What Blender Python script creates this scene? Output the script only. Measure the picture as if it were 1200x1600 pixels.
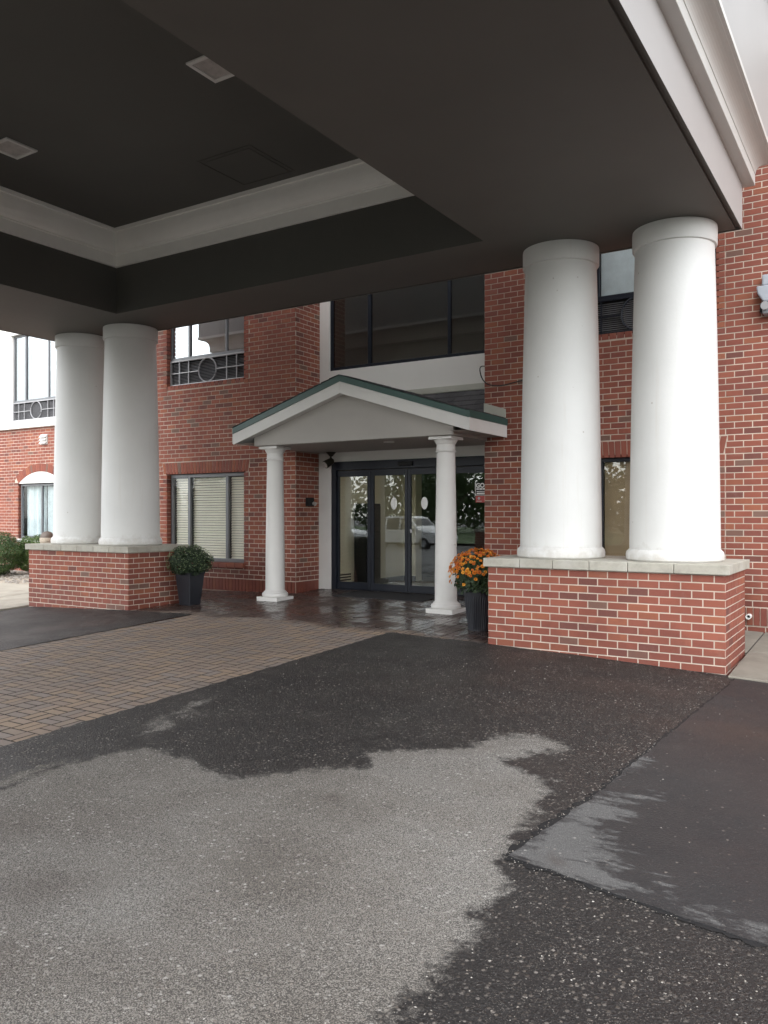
import bpy, math, random
import numpy as np
from mathutils import Vector, Matrix

for o in list(bpy.data.objects):
    bpy.data.objects.remove(o)
scene = bpy.context.scene
COL = scene.collection
R = math.radians
random.seed(7)

# ------------------------------------------------------------------ camera, sky, sun, exposure
YAW = 32.3
CS, SN = math.cos(R(YAW)), math.sin(R(YAW))
CAM_Z = 1.577
FPX, HZ = 1265.0, 805.0
cam_d = bpy.data.cameras.new("camera")
cam_d.sensor_fit = 'VERTICAL'
cam_d.sensor_height = 32.0
cam_d.lens = 32.0 * FPX / 1600.0
cam_d.shift_y = (HZ - 800.0) / 1600.0
cam_d.clip_start = 0.05
cam_d.clip_end = 2000
cam = bpy.data.objects.new("camera", cam_d)
COL.objects.link(cam)
cam.location = (0, 0, CAM_Z)
cam.rotation_euler = (R(90), 0, R(YAW))
scene.camera = cam

SUN_EL, SUN_AZ = 42.0, 170.0       # azimuth measured from +Y towards +X
world = bpy.data.worlds.new("World")
scene.world = world
world.use_nodes = True
wn = world.node_tree
wn.nodes.clear()
sky = wn.nodes.new('ShaderNodeTexSky')
sky.sky_type = 'NISHITA'
sky.sun_disc = False
sky.sun_elevation = R(SUN_EL)
sky.sun_rotation = R(SUN_AZ)
sky.dust_density = 1.2
sky.air_density = 1.2
sky.ozone_density = 1.0
hs = wn.nodes.new('ShaderNodeHueSaturation')
hs.inputs['Saturation'].default_value = 0.16
bgn = wn.nodes.new('ShaderNodeBackground')
bgn.inputs['Strength'].default_value = 0.15
wo = wn.nodes.new('ShaderNodeOutputWorld')
wn.links.new(sky.outputs[0], hs.inputs['Color'])
wn.links.new(hs.outputs[0], bgn.inputs['Color'])
wn.links.new(bgn.outputs[0], wo.inputs['Surface'])

sun_d = bpy.data.lights.new("sun", 'SUN')
sun_d.energy = 0.65
sun_d.angle = R(130)
sun_d.color = (1.0, 0.985, 0.96)
sun = bpy.data.objects.new("sun", sun_d)
COL.objects.link(sun)
sdir = Vector((math.sin(R(SUN_AZ)) * math.cos(R(SUN_EL)), math.cos(R(SUN_AZ)) * math.cos(R(SUN_EL)), math.sin(R(SUN_EL))))
sun.rotation_euler = sdir.to_track_quat('Z', 'Y').to_euler()
sun.location = (20, -20, 30)

scene.view_settings.view_transform = 'Standard'
scene.view_settings.look = 'None'
scene.view_settings.gamma = 1.0
scene.view_settings.use_curve_mapping = False
scene.view_settings.exposure = 1.93
scene.cycles.max_bounces = 10
scene.cycles.diffuse_bounces = 6
scene.cycles.transparent_max_bounces = 16


def proj(x, y, z):
    d = -SN * x + CS * y
    r = CS * x + SN * y
    if d < 0.05:
        return (-9999, -9999, d)
    return (600 + FPX * r / d, HZ - FPX * (z - CAM_Z) / d, d)


def gh(x, y):
    """height of the gently falling ground"""
    if y >= 3:
        b = 0.037 * (min(y, 12.0) - 5)
    else:
        b = -0.074 + 0.01 * (max(y, -4) - 3)
    t = min(max((y - 3) / 5, 0), 1)
    t = t * t * (3 - 2 * t)
    return b - 0.00414 * min(abs(x + 7), 6.5) ** 2 * t


def px2g(px, py):
    rr, uu = (px - 600) / FPX, (py - HZ) / FPX
    z = 0.0
    for _ in range(12):
        d = (CAM_Z - z) / uu
        r = rr * d
        x, y = CS * r - SN * d, SN * r + CS * d
        z = gh(x, y)
    return (x, y)


# ------------------------------------------------------------------ materials
def newmat(name):
    m = bpy.data.materials.new(name)
    m.use_nodes = True
    n = m.node_tree
    n.nodes.clear()
    out = n.nodes.new('ShaderNodeOutputMaterial')
    b = n.nodes.new('ShaderNodeBsdfPrincipled')
    n.links.new(b.outputs[0], out.inputs['Surface'])
    return m, n, b, out


def N(n, t, **kw):
    nd = n.nodes.new(t)
    for k, v in kw.items():
        setattr(nd, k, v)
    return nd


def noise(n, scale, detail=4.0, rough=0.6, vec=None):
    nd = n.nodes.new('ShaderNodeTexNoise')
    nd.inputs['Scale'].default_value = scale
    nd.inputs['Detail'].default_value = detail
    nd.inputs['Roughness'].default_value = rough
    if vec is None:
        g = n.nodes.new('ShaderNodeNewGeometry')
        vec = g.outputs['Position']
    n.links.new(vec, nd.inputs['Vector'])
    return nd.outputs['Fac']


def ramp(n, fac, stops, interp='LINEAR'):
    r = n.nodes.new('ShaderNodeValToRGB')
    r.color_ramp.interpolation = interp
    els = r.color_ramp.elements
    while len(els) < len(stops):
        els.new(0.5)
    for e, (p, c) in zip(els, stops):
        e.position = p
        e.color = c if len(c) == 4 else (c[0], c[1], c[2], 1)
    n.links.new(fac, r.inputs[0])
    return r.outputs['Color']


def mapr(n, v, a, b, c, d):
    m = n.nodes.new('ShaderNodeMapRange')
    n.links.new(v, m.inputs['Value'])
    for k, val in zip(('From Min', 'From Max', 'To Min', 'To Max'), (a, b, c, d)):
        m.inputs[k].default_value = val
    return m.outputs['Result']


def mix(n, fac, a, b, mode='MIX'):
    m = n.nodes.new('ShaderNodeMix')
    m.data_type = 'RGBA'
    m.blend_type = mode
    for sock, val in ((m.inputs[0], fac), (m.inputs[6], a), (m.inputs[7], b)):
        if hasattr(val, 'links'):
            n.links.new(val, sock)
        elif isinstance(val, (int, float)):
            sock.default_value = val
        else:
            sock.default_value = (val[0], val[1], val[2], 1)
    return m.outputs[2]


def math_(n, op, a, b=None):
    m = n.nodes.new('ShaderNodeMath')
    m.operation = op
    for i, v in enumerate((a, b)):
        if v is None:
            continue
        if hasattr(v, 'links'):
            n.links.new(v, m.inputs[i])
        else:
            m.inputs[i].default_value = v
    return m.outputs[0]


def bump(n, b, h, strength, dist):
    bp = n.nodes.new('ShaderNodeBump')
    bp.inputs['Strength'].default_value = strength
    bp.inputs['Distance'].default_value = dist
    n.links.new(h, bp.inputs['Height'])
    n.links.new(bp.outputs[0], b.inputs['Normal'])


def piece_random(n):
    oi = n.nodes.new('ShaderNodeObjectInfo')
    g = n.nodes.new('ShaderNodeNewGeometry')
    return math_(n, 'FRACT', math_(n, 'ADD', oi.outputs['Random'], g.outputs['Random Per Island'])), g


def plain(name, col, rough=0.6, metal=0.0, var=0.08, vscale=3.0, bscale=60.0, bstr=0.15, bdist=0.003, spec=0.5):
    m, n, b, o = newmat(name)
    f = noise(n, vscale, 5.0)
    lo = [c * (1 - var) for c in col]
    hi = [min(c * (1 + var), 1) for c in col]
    n.links.new(ramp(n, f, [(0.3, lo), (0.7, hi)]), b.inputs['Base Color'])
    b.inputs['Roughness'].default_value = rough
    b.inputs['Metallic'].default_value = metal
    b.inputs['Specular IOR Level'].default_value = spec
    if bstr > 0:
        bump(n, b, noise(n, bscale, 3.0), bstr, bdist)
    return m


M = {}


def brick_mat(name, gain):
    m, n, b, o = newmat(name)
    rnd, g = piece_random(n)
    g3 = lambda c: tuple(v * gain for v in c)
    c = ramp(n, rnd, [(0.0, g3((0.285, 0.085, 0.056))), (0.16, g3((0.250, 0.075, 0.052))), (0.34, g3((0.305, 0.096, 0.063))),
                      (0.50, g3((0.230, 0.067, 0.050))), (0.66, g3((0.272, 0.082, 0.056))), (0.80, g3((0.32, 0.108, 0.060))),
                      (0.90, g3((0.140, 0.054, 0.048))), (0.945, g3((0.165, 0.110, 0.088))), (0.965, g3((0.21, 0.067, 0.054)))], 'CONSTANT')
    f = noise(n, 45.0, 6.0, 0.7)
    c = mix(n, math_(n, 'MULTIPLY', f, 0.35), c, (0.33 * gain, 0.15 * gain, 0.105 * gain))
    f2 = noise(n, 1.3, 3.0)
    c = mix(n, mapr(n, f2, 0.42, 0.62, 0.0, 0.30), c, (0.14 * gain, 0.045 * gain, 0.035 * gain))
    # pale lime bloom in patches; rain-wetted courses near the ground
    f3 = noise(n, 2.6, 6.0, 0.7)
    c = mix(n, mapr(n, f3, 0.58, 0.75, 0.0, 0.22), c, (0.42, 0.30, 0.25))
    sp = n.nodes.new('ShaderNodeSeparateXYZ')
    n.links.new(g.outputs['Position'], sp.inputs[0])
    zz = math_(n, 'ADD', sp.outputs['Z'], mapr(n, noise(n, 3.0, 5.0, 0.65), 0.3, 0.7, -0.22, 0.22))
    wet = mapr(n, zz, 0.25 if gain > 0.94 else 0.50, 0.40 if gain > 0.94 else 0.85, 0.35 if gain > 0.94 else 0.6, 0.0)
    c = mix(n, wet, c, (0.115, 0.032, 0.024))
    n.links.new(c, b.inputs['Base Color'])
    n.links.new(mapr(n, wet, 0.0, 0.6, 0.82, 0.42), b.inputs['Roughness'])
    b.inputs['Specular IOR Level'].default_value = 0.3
    bump(n, b, noise(n, 180.0, 4.0), 0.35, 0.002)
    return m


M['brick'] = brick_mat('red_brick', 0.93)
M['brick_bright'] = brick_mat('pedestal_brick', 0.95)
M['mortar'] = plain('mortar', (0.52, 0.445, 0.375), 0.9, var=0.2, vscale=2.0, bscale=200, bstr=0.3)
M['white'] = plain('white_paint', (0.78, 0.77, 0.74), 0.55, var=0.03, vscale=0.8, bscale=35, bstr=0.12, bdist=0.004)
M['trim'] = plain('white_trim_paint', (0.68, 0.67, 0.65), 0.45, var=0.03, bstr=0.05)
M['warmtrim'] = plain('fascia_paint', (0.40, 0.385, 0.375), 0.55, var=0.03, vscale=0.7, bscale=50, bstr=0.08)
M['frieze'] = plain('frieze_paint', (0.37, 0.365, 0.355), 0.55, var=0.03, vscale=0.6, bstr=0.08)
M['moulding'] = plain('cream_moulding_paint', (0.84, 0.83, 0.79), 0.5, var=0.03, bstr=0.05)
M['cornice'] = plain('cornice_paint', (0.60, 0.595, 0.57), 0.5, var=0.03, bstr=0.05)
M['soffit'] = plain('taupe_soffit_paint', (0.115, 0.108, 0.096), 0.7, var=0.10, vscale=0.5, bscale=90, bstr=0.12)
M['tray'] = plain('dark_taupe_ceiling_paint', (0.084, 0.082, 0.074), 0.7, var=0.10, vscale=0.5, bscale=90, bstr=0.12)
M['gable'] = plain('grey_gable_paint', (0.36, 0.34, 0.315), 0.6, var=0.05, vscale=1.0, bscale=80, bstr=0.1)
M['green'] = plain('green_drip_edge', (0.035, 0.085, 0.075), 0.4, var=0.1, bstr=0.03)
M['frame_dark'] = plain('dark_navy_frame', (0.012, 0.015, 0.023), 0.42, var=0.1, bstr=0.0, spec=0.3)
M['frame_lit'] = plain('sky_lit_window_frame', (0.16, 0.165, 0.175), 0.4, 0.3, var=0.08, bstr=0.0)  # lighter copy of the dark frame metal, sky sheen put into its colour
M['frame_light'] = plain('light_grille_metal', (0.33, 0.33, 0.34), 0.45, 0.2, var=0.05, bstr=0.0)  # pale metal; on the grilles the sky sheen is put into its colour
M['louvre'] = plain('dark_louvre_metal', (0.24, 0.24, 0.25), 0.5, 0.1, var=0.1, bstr=0.0)
M['black'] = plain('black_gap', (0.008, 0.008, 0.009), 0.7, var=0.1, bstr=0.0)
M['beige'] = plain('beige_interior_paint', (0.72, 0.68, 0.55), 0.7, var=0.03, bstr=0.03)
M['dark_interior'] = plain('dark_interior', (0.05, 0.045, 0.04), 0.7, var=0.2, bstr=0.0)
M['tile'] = plain('floor_tile', (0.30, 0.27, 0.22), 0.25, var=0.15, vscale=4, bstr=0.0)
M['blind'] = plain('cream_blind', (0.84, 0.79, 0.66), 0.55, var=0.04, bstr=0.0)
M['tan'] = plain('tan_shade', (0.36, 0.275, 0.18), 0.7, var=0.08, vscale=5, bstr=0.0)
M['curtain'] = plain('pale_curtain', (0.60, 0.67, 0.69), 0.8, var=0.1, vscale=6, bstr=0.0)
M['greypl'] = plain('grey_lamp_housing', (0.33, 0.36, 0.40), 0.4, 0.1, var=0.06, bstr=0.02)
M['pot'] = plain('charcoal_pot', (0.016, 0.018, 0.024), 0.38, var=0.15, bscale=30, bstr=0.05)
M['mat'] = plain('black_rubber_mat', (0.012, 0.012, 0.015), 0.75, var=0.3, vscale=30, bscale=300, bstr=0.5, bdist=0.004)
M['bronze'] = plain('dark_bronze', (0.05, 0.045, 0.035), 0.35, 0.5, var=0.1, bstr=0.0)
M['rubber'] = plain('tyre_rubber', (0.02, 0.02, 0.02), 0.8, bstr=0.0)
M['pvc'] = plain('white_pvc', (0.75, 0.75, 0.73), 0.4, bstr=0.0)
M['red'] = plain('red_print', (0.45, 0.06, 0.05), 0.5, bstr=0.0)
M['sticker'] = plain('white_sticker', (0.82, 0.82, 0.80), 0.5, bstr=0.0)
M['flash'] = plain('pale_metal_flashing', (0.50, 0.50, 0.44), 0.45, 0.1, var=0.06, bstr=0.03)
M['lens'] = plain('frosted_lens', (0.45, 0.42, 0.40), 0.3, var=0.25, vscale=9, bscale=70, bstr=0.6, bdist=0.01)
M['carwhite'] = plain('white_car_paint', (0.78, 0.78, 0.78), 0.25, bstr=0.0)
M['cardark'] = plain('dark_car_paint', (0.04, 0.045, 0.06), 0.2, bstr=0.0)
M['bark'] = plain('bark', (0.09, 0.07, 0.05), 0.9, var=0.4, vscale=9, bscale=30, bstr=0.6, bdist=0.02)
M['grassm'] = plain('lawn', (0.06, 0.10, 0.03), 0.9, var=0.4, vscale=2, bscale=40, bstr=0.5, bdist=0.03)
M['ashstone'] = plain('pebble_concrete', (0.36, 0.31, 0.25), 0.85, var=0.2, vscale=25, bscale=120, bstr=0.5)
M['domecap'] = plain('brown_dome', (0.10, 0.075, 0.06), 0.5, var=0.15, bstr=0.1)


def column_mat():
    m, n, b, o = newmat('stucco_column_paint')
    f = noise(n, 1.2, 4.0)
    c = ramp(n, f, [(0.3, (0.66, 0.66, 0.645)), (0.7, (0.715, 0.715, 0.70))])
    g = n.nodes.new('ShaderNodeNewGeometry')
    mp = n.nodes.new('ShaderNodeMapping')
    mp.inputs['Scale'].default_value = (14, 14, 0.7)
    n.links.new(g.outputs['Position'], mp.inputs['Vector'])
    st = noise(n, 1.0, 4.0, 0.6, mp.outputs[0])
    c = mix(n, mapr(n, st, 0.60, 0.85, 0.0, 0.22), c, (0.50, 0.42, 0.32))
    sp = N(n, 'ShaderNodeTexVoronoi'); sp.inputs['Scale'].default_value = 5.0
    n.links.new(g.outputs['Position'], sp.inputs['Vector'])
    spot = math_(n, 'MULTIPLY', mapr(n, sp.outputs['Distance'], 0.03, 0.06, 0.5, 0.0), 1.0)
    c = mix(n, spot, c, (0.25, 0.20, 0.15))
    sepz = n.nodes.new('ShaderNodeSeparateXYZ')
    n.links.new(g.outputs['Position'], sepz.inputs[0])
    low = mapr(n, math_(n, 'ADD', sepz.outputs['Z'], mapr(n, noise(n, 9.0, 5.0, 0.7), 0.3, 0.7, -0.10, 0.10)), 1.10, 1.24, 0.35, 0.0)
    c = mix(n, low, c, (0.36, 0.32, 0.26))
    n.links.new(c, b.inputs['Base Color'])
    b.inputs['Roughness'].default_value = 0.6
    bump(n, b, noise(n, 28.0, 5.0, 0.65), 0.22, 0.006)
    return m


M['column'] = column_mat()


def stone_mat():
    m, n, b, o = newmat('limestone_coping')
    rnd, g = piece_random(n)
    base = ramp(n, rnd, [(0.0, (0.36, 0.34, 0.29)), (1.0, (0.47, 0.45, 0.39))])
    f = noise(n, 7.0, 6.0, 0.7)
    c = mix(n, mapr(n, f, 0.45, 0.75, 0, 0.55), base, (0.22, 0.20, 0.165))
    f2 = noise(n, 3.0, 4.0)
    c = mix(n, mapr(n, f2, 0.5, 0.7, 0, 0.5), c, (0.52, 0.51, 0.47))
    n.links.new(c, b.inputs['Base Color'])
    b.inputs['Roughness'].default_value = 0.85
    bump(n, b, noise(n, 60.0, 5.0), 0.4, 0.004)
    return m


M['stone'] = stone_mat()


def paver_mat():
    m, n, b, o = newmat('clay_paver')
    rnd, g = piece_random(n)
    dry = ramp(n, rnd, [(0.0, (0.265, 0.200, 0.160)), (0.2, (0.295, 0.222, 0.172)), (0.4, (0.240, 0.196, 0.170)), (0.55, (0.272, 0.212, 0.168)),
                        (0.7, (0.31, 0.225, 0.158)), (0.82, (0.25, 0.208, 0.186)), (0.93, (0.325, 0.24, 0.170))], 'CONSTANT')
    g2 = noise(n, 0.9, 5.0, 0.65)
    dry = mix(n, mapr(n, g2, 0.42, 0.68, 0.0, 0.45), dry, (0.18, 0.138, 0.110))
    f = noise(n, 25.0, 6.0, 0.7)
    dry = mix(n, mapr(n, f, 0.4, 0.75, 0, 0.4), dry, (0.21, 0.17, 0.14))
    wet = mix(n, 1.0, dry, (0.22, 0.16, 0.165), 'MULTIPLY')
    # rain blown in past the canopy edge soaks the apron; the drive stays dry
    sep = n.nodes.new('ShaderNodeSeparateXYZ')
    n.links.new(g.outputs['Position'], sep.inputs[0])
    wob = noise(n, 1.6, 5.0, 0.65)
    yy = math_(n, 'ADD', sep.outputs['Y'], mapr(n, wob, 0.25, 0.75, -0.35, 0.35))
    w = mapr(n, yy, 8.45, 8.75, 0.0, 1.0)
    n.links.new(mix(n, w, dry, wet), b.inputs['Base Color'])
    pud = noise(n, 2.2, 4.0, 0.6)
    rw = mapr(n, pud, 0.42, 0.62, 0.16, 0.45)
    rmix = n.nodes.new('ShaderNodeMix')
    n.links.new(w, rmix.inputs[0])
    rmix.inputs[2].default_value = 0.72
    n.links.new(rw, rmix.inputs[3])
    n.links.new(rmix.outputs[0], b.inputs['Roughness'])
    bump(n, b, noise(n, 120.0, 4.0), 0.3, 0.002)
    return m


M['paver'] = paver_mat()
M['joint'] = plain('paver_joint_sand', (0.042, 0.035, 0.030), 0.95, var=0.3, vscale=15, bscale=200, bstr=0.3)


def asphalt_mat(name, patch=False):
    m, n, b, o = newmat(name)
    g = n.nodes.new('ShaderNodeNewGeometry')
    pos = g.outputs['Position']
    at = n.nodes.new('ShaderNodeAttribute')
    at.attribute_name = 'dry'          # signed distance to the outline of the dried-off area
    if patch:
        mpp = n.nodes.new('ShaderNodeMapping')
        mpp.vector_type = 'POINT'
        mpp.inputs['Rotation'].default_value = (0, 0, R(-20))
        mpp.inputs['Scale'].default_value = (2.4, 8.5, 1)
        n.links.new(pos, mpp.inputs['Vector'])
        nz = noise(n, 1.0, 8.0, 0.72, mpp.outputs[0])
    else:
        nz = noise(n, 5.0, 8.0, 0.72)
    nz2 = noise(n, 24.0, 3.0, 0.6)
    sd = math_(n, 'ADD', at.outputs['Fac'], mapr(n, nz, 0.25, 0.75, -0.19 if patch else -0.12, 0.19 if patch else 0.12))
    sd = math_(n, 'ADD', sd, mapr(n, nz2, 0.3, 0.7, -0.035, 0.035))
    dry = mapr(n, sd, -0.03, 0.06, 0.0, 1.0)
    # stones of the aggregate at two sizes
    v1 = N(n, 'ShaderNodeTexVoronoi'); v1.inputs['Scale'].default_value = 52.0
    v2 = N(n, 'ShaderNodeTexVoronoi'); v2.inputs['Scale'].default_value = 170.0
    v3 = N(n, 'ShaderNodeTexVoronoi'); v3.inputs['Scale'].default_value = 27.0
    for v in (v1, v2, v3):
        n.links.new(pos, v.inputs['Vector'])
    s1 = N(n, 'ShaderNodeSeparateColor'); n.links.new(v1.outputs['Color'], s1.inputs[0])
    s2 = N(n, 'ShaderNodeSeparateColor'); n.links.new(v2.outputs['Color'], s2.inputs[0])
    s3 = N(n, 'ShaderNodeSeparateColor'); n.links.new(v3.outputs['Color'], s3.inputs[0])
    core3 = mapr(n, v3.outputs['Distance'], 0.17, 0.24, 1.0, 0.0)
    core1 = mapr(n, v1.outputs['Distance'], 0.30, 0.48, 1.0, 0.0)
    core2 = mapr(n, v2.outputs['Distance'], 0.35, 0.55, 1.0, 0.0)
    if patch:
        sel1 = mapr(n, s1.outputs[0], 0.975, 0.985, 0.0, 1.0)
        sel2 = mapr(n, s2.outputs[0], 0.90, 0.96, 0.0, 0.5)
    else:
        sel1 = mapr(n, s1.outputs[0], 0.70, 0.76, 0.0, 1.0)
        sel2 = mapr(n, s2.outputs[0], 0.68, 0.80, 0.0, 0.75)
    patchy = mapr(n, noise(n, 5.0, 5.0, 0.6), 0.35, 0.65, 0.35, 1.0)
    patchy1 = mapr(n, noise(n, 2.3, 5.0, 0.6), 0.38, 0.62, 0.30, 1.0)
    st1 = math_(n, 'MULTIPLY', math_(n, 'MULTIPLY', core1, sel1), patchy1)
    st2 = math_(n, 'MULTIPLY', math_(n, 'MULTIPLY', core2, sel2), patchy)
    stone = math_(n, 'MAXIMUM', st1, st2)
    st3 = math_(n, 'MULTIPLY', core3, mapr(n, s3.outputs[0], 0.988 if patch else 0.945, 0.992 if patch else 0.955, 0.0, 0.8))
    stone = math_(n, 'MAXIMUM', stone, st3)
    scol = ramp(n, s1.outputs[1], [(0.0, (0.12, 0.10, 0.085)), (0.35, (0.26, 0.235, 0.205)), (0.7, (0.36, 0.34, 0.31)), (1.0, (0.55, 0.53, 0.50))])
    big = noise(n, 0.75, 4.0, 0.55)
    if patch:
        wcol = ramp(n, big, [(0.35, (0.030, 0.030, 0.033)), (0.65, (0.044, 0.043, 0.045))])
        dcol = ramp(n, big, [(0.35, (0.155, 0.152, 0.15)), (0.65, (0.19, 0.188, 0.185))])
    else:
        wcol = ramp(n, big, [(0.35, (0.021, 0.019, 0.019)), (0.65, (0.034, 0.0305, 0.030))])
        dcol = ramp(n, big, [(0.32, (0.28, 0.25, 0.217)), (0.5, (0.41, 0.38, 0.342)), (0.66, (0.49, 0.468, 0.432))])
    fine = noise(n, 260.0, 3.0, 0.7)
    basec = mix(n, dry, wcol, dcol)
    basec = mix(n, mapr(n, fine, 0.3, 0.7, 0.0, 0.55), basec, (0.012, 0.011, 0.011))
    # each stone cell of the worn surface has its own grey, with dark bitumen between
    cell = mapr(n, s2.outputs[1], 0.0, 1.0, 0.0, 0.75)
    gap = mapr(n, v2.outputs['Distance'], 0.38, 0.62, 0.0, 0.9)
    dark = math_(n, 'MAXIMUM', math_(n, 'MULTIPLY', cell, cell), gap)
    basec = mix(n, math_(n, 'MULTIPLY', dark, 0.35 if patch else 0.80), basec, (0.016, 0.0145, 0.014))
    stw = mix(n, dry, mix(n, 1.0, scol, (0.85, 0.80, 0.77), 'MULTIPLY'), scol)
    se = n.nodes.new('ShaderNodeAttribute')
    se.attribute_name = 'seam'       # distance to old crack lines
    wob = mapr(n, noise(n, 14.0, 5.0, 0.7), 0.25, 0.75, -0.035, 0.035)
    seam = mapr(n, math_(n, 'ADD', se.outputs['Fac'], wob), 0.005, 0.05, 0.75, 0.0)
    basec = mix(n, seam, basec, (0.014, 0.0125, 0.012))
    stn = n.nodes.new('ShaderNodeAttribute')
    stn.attribute_name = 'stain'     # oil and rust stains
    stf = math_(n, 'MULTIPLY', stn.outputs['Fac'], mapr(n, noise(n, 6.0, 6.0, 0.7), 0.3, 0.7, 0.35, 1.0))
    basec = mix(n, stf, basec, (0.050, 0.033, 0.026))
    stone = math_(n, 'MULTIPLY', stone, math_(n, 'SUBTRACT', 1.0, math_(n, 'MAXIMUM', math_(n, 'MULTIPLY', stf, 0.6), math_(n, 'MULTIPLY', seam, 0.8))))
    fac = math_(n, 'MULTIPLY', stone, mapr(n, dry, 0.0, 1.0, 0.60, 0.85))
    n.links.new(mix(n, fac, basec, stw), b.inputs['Base Color'])
    rwet = mapr(n, noise(n, 1.1, 5.0, 0.6), 0.35, 0.65, 0.42, 0.62)
    rm = n.nodes.new('ShaderNodeMix')
    n.links.new(dry, rm.inputs[0])
    n.links.new(rwet, rm.inputs[2])
    rm.inputs[3].default_value = 0.92
    n.links.new(rm.outputs[0], b.inputs['Roughness'])
    b.inputs['Specular IOR Level'].default_value = 0.4
    hsum = math_(n, 'ADD', math_(n, 'MULTIPLY', core1, 0.9), math_(n, 'MULTIPLY', core2, 0.45))
    hsum = math_(n, 'ADD', hsum, math_(n, 'MULTIPLY', fine, 0.5))
    bump(n, b, hsum, 0.35 if patch else 0.75, 0.004 if patch else 0.006)
    return m


M['asphalt'] = asphalt_mat('asphalt')
M['patch'] = asphalt_mat('asphalt_patch', True)


def concrete_mat(name, k):
    m, n, b, o = newmat(name)
    f = noise(n, 2.0, 7.0, 0.7)
    c = ramp(n, f, [(p_, tuple(v * k for v in c_)) for p_, c_ in ((0.3, (0.30, 0.27, 0.225)), (0.55, (0.40, 0.37, 0.31)), (0.75, (0.45, 0.42, 0.36)))])
    f2 = noise(n, 0.9, 4.0, 0.6)
    c = mix(n, mapr(n, f2, 0.52, 0.7, 0, 0.6), c, (0.15 * k, 0.135 * k, 0.11 * k))
    n.links.new(c, b.inputs['Base Color'])
    b.inputs['Roughness'].default_value = 0.85
    bump(n, b, noise(n, 150.0, 4.0), 0.35, 0.003)
    return m


M['concrete'] = concrete_mat('concrete', 1.0)
M['concrete_damp'] = concrete_mat('damp_concrete', 0.55)


def shingle_mat():
    m, n, b, o = newmat('asphalt_shingle')
    rnd, g = piece_random(n)
    c = ramp(n, rnd, [(0, (0.028, 0.027, 0.03)), (1, (0.075, 0.072, 0.075))])
    c = mix(n, mapr(n, noise(n, 220, 3), 0.35, 0.7, 0, 0.5), c, (0.10, 0.10, 0.105))
    n.links.new(c, b.inputs['Base Color'])
    b.inputs['Roughness'].default_value = 0.8
    bump(n, b, noise(n, 250.0, 3.0), 0.6, 0.004)
    return m


M['shingle'] = shingle_mat()


def leaf_mat(name, a, b_, tr=0.25):
    m, n, b, o = newmat(name)
    rnd, g = piece_random(n)
    n.links.new(ramp(n, rnd, [(0, a), (1, b_)]), b.inputs['Base Color'])
    b.inputs['Roughness'].default_value = 0.55
    t = n.nodes.new('ShaderNodeBsdfTranslucent')
    n.links.new(ramp(n, rnd, [(0, a), (1, b_)]), t.inputs['Color'])
    ms = n.nodes.new('ShaderNodeMixShader')
    ms.inputs[0].default_value = tr
    n.links.new(b.outputs[0], ms.inputs[1])
    n.links.new(t.outputs[0], ms.inputs[2])
    n.links.new(ms.outputs[0], o.inputs['Surface'])
    return m


M['leaf'] = leaf_mat('mum_leaf', (0.022, 0.045, 0.018), (0.05, 0.085, 0.032))
M['leaf_dark'] = leaf_mat('dark_mum_leaf', (0.012, 0.028, 0.012), (0.035, 0.062, 0.025))
M['bud'] = leaf_mat('green_bud', (0.14, 0.20, 0.08), (0.26, 0.32, 0.16), 0.1)
M['shrubleaf'] = leaf_mat('boxwood_leaf', (0.022, 0.055, 0.012), (0.06, 0.11, 0.025))
M['shrublight'] = leaf_mat('light_shrub_leaf', (0.06, 0.12, 0.025), (0.12, 0.19, 0.05))
M['treeleaf'] = leaf_mat('tree_leaf', (0.03, 0.06, 0.015), (0.08, 0.13, 0.035))


def flower_mat():
    m, n, b, o = newmat('orange_petals')
    rnd, g = piece_random(n)
    oi = n.nodes.new('ShaderNodeObjectInfo')
    c = ramp(n, oi.outputs['Random'], [(0, (0.50, 0.10, 0.012)), (0.35, (0.66, 0.20, 0.015)), (0.7, (0.72, 0.29, 0.02)), (1.0, (0.78, 0.42, 0.05))])
    c = mix(n, math_(n, 'MULTIPLY', g.outputs['Random Per Island'], 0.35), c, (0.42, 0.10, 0.02))
    n.links.new(c, b.inputs['Base Color'])
    b.inputs['Roughness'].default_value = 0.6
    return m


M['flower'] = flower_mat()


def glass_mat(name, tint, refl, rough=0.0):
    m, n, b, o = newmat(name)
    n.nodes.remove(b)
    tr = n.nodes.new('ShaderNodeBsdfTransparent')
    tr.inputs['Color'].default_value = (*tint, 1)
    gl = n.nodes.new('ShaderNodeBsdfGlossy')
    gl.inputs['Roughness'].default_value = rough
    gl.inputs['Color'].default_value = (0.9, 0.95, 0.97, 1)
    lw_ = n.nodes.new('ShaderNodeLayerWeight')
    lw_.inputs['Blend'].default_value = 0.5
    edge = math_(n, 'MULTIPLY', math_(n, 'POWER', lw_.outputs['Facing'], 5.0), 0.8)
    wv = n.nodes.new('ShaderNodeBump')
    wv.inputs['Strength'].default_value = 0.03
    wv.inputs['Distance'].default_value = 0.02
    n.links.new(noise(n, 1.1, 2.0), wv.inputs['Height'])
    n.links.new(wv.outputs[0], gl.inputs['Normal'])
    fac = math_(n, 'MINIMUM', math_(n, 'ADD', edge, refl), 1.0)
    ms = n.nodes.new('ShaderNodeMixShader')
    n.links.new(fac, ms.inputs[0])
    n.links.new(tr.outputs[0], ms.inputs[1])
    n.links.new(gl.outputs[0], ms.inputs[2])
    n.links.new(ms.outputs[0], o.inputs['Surface'])
    return m


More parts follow.
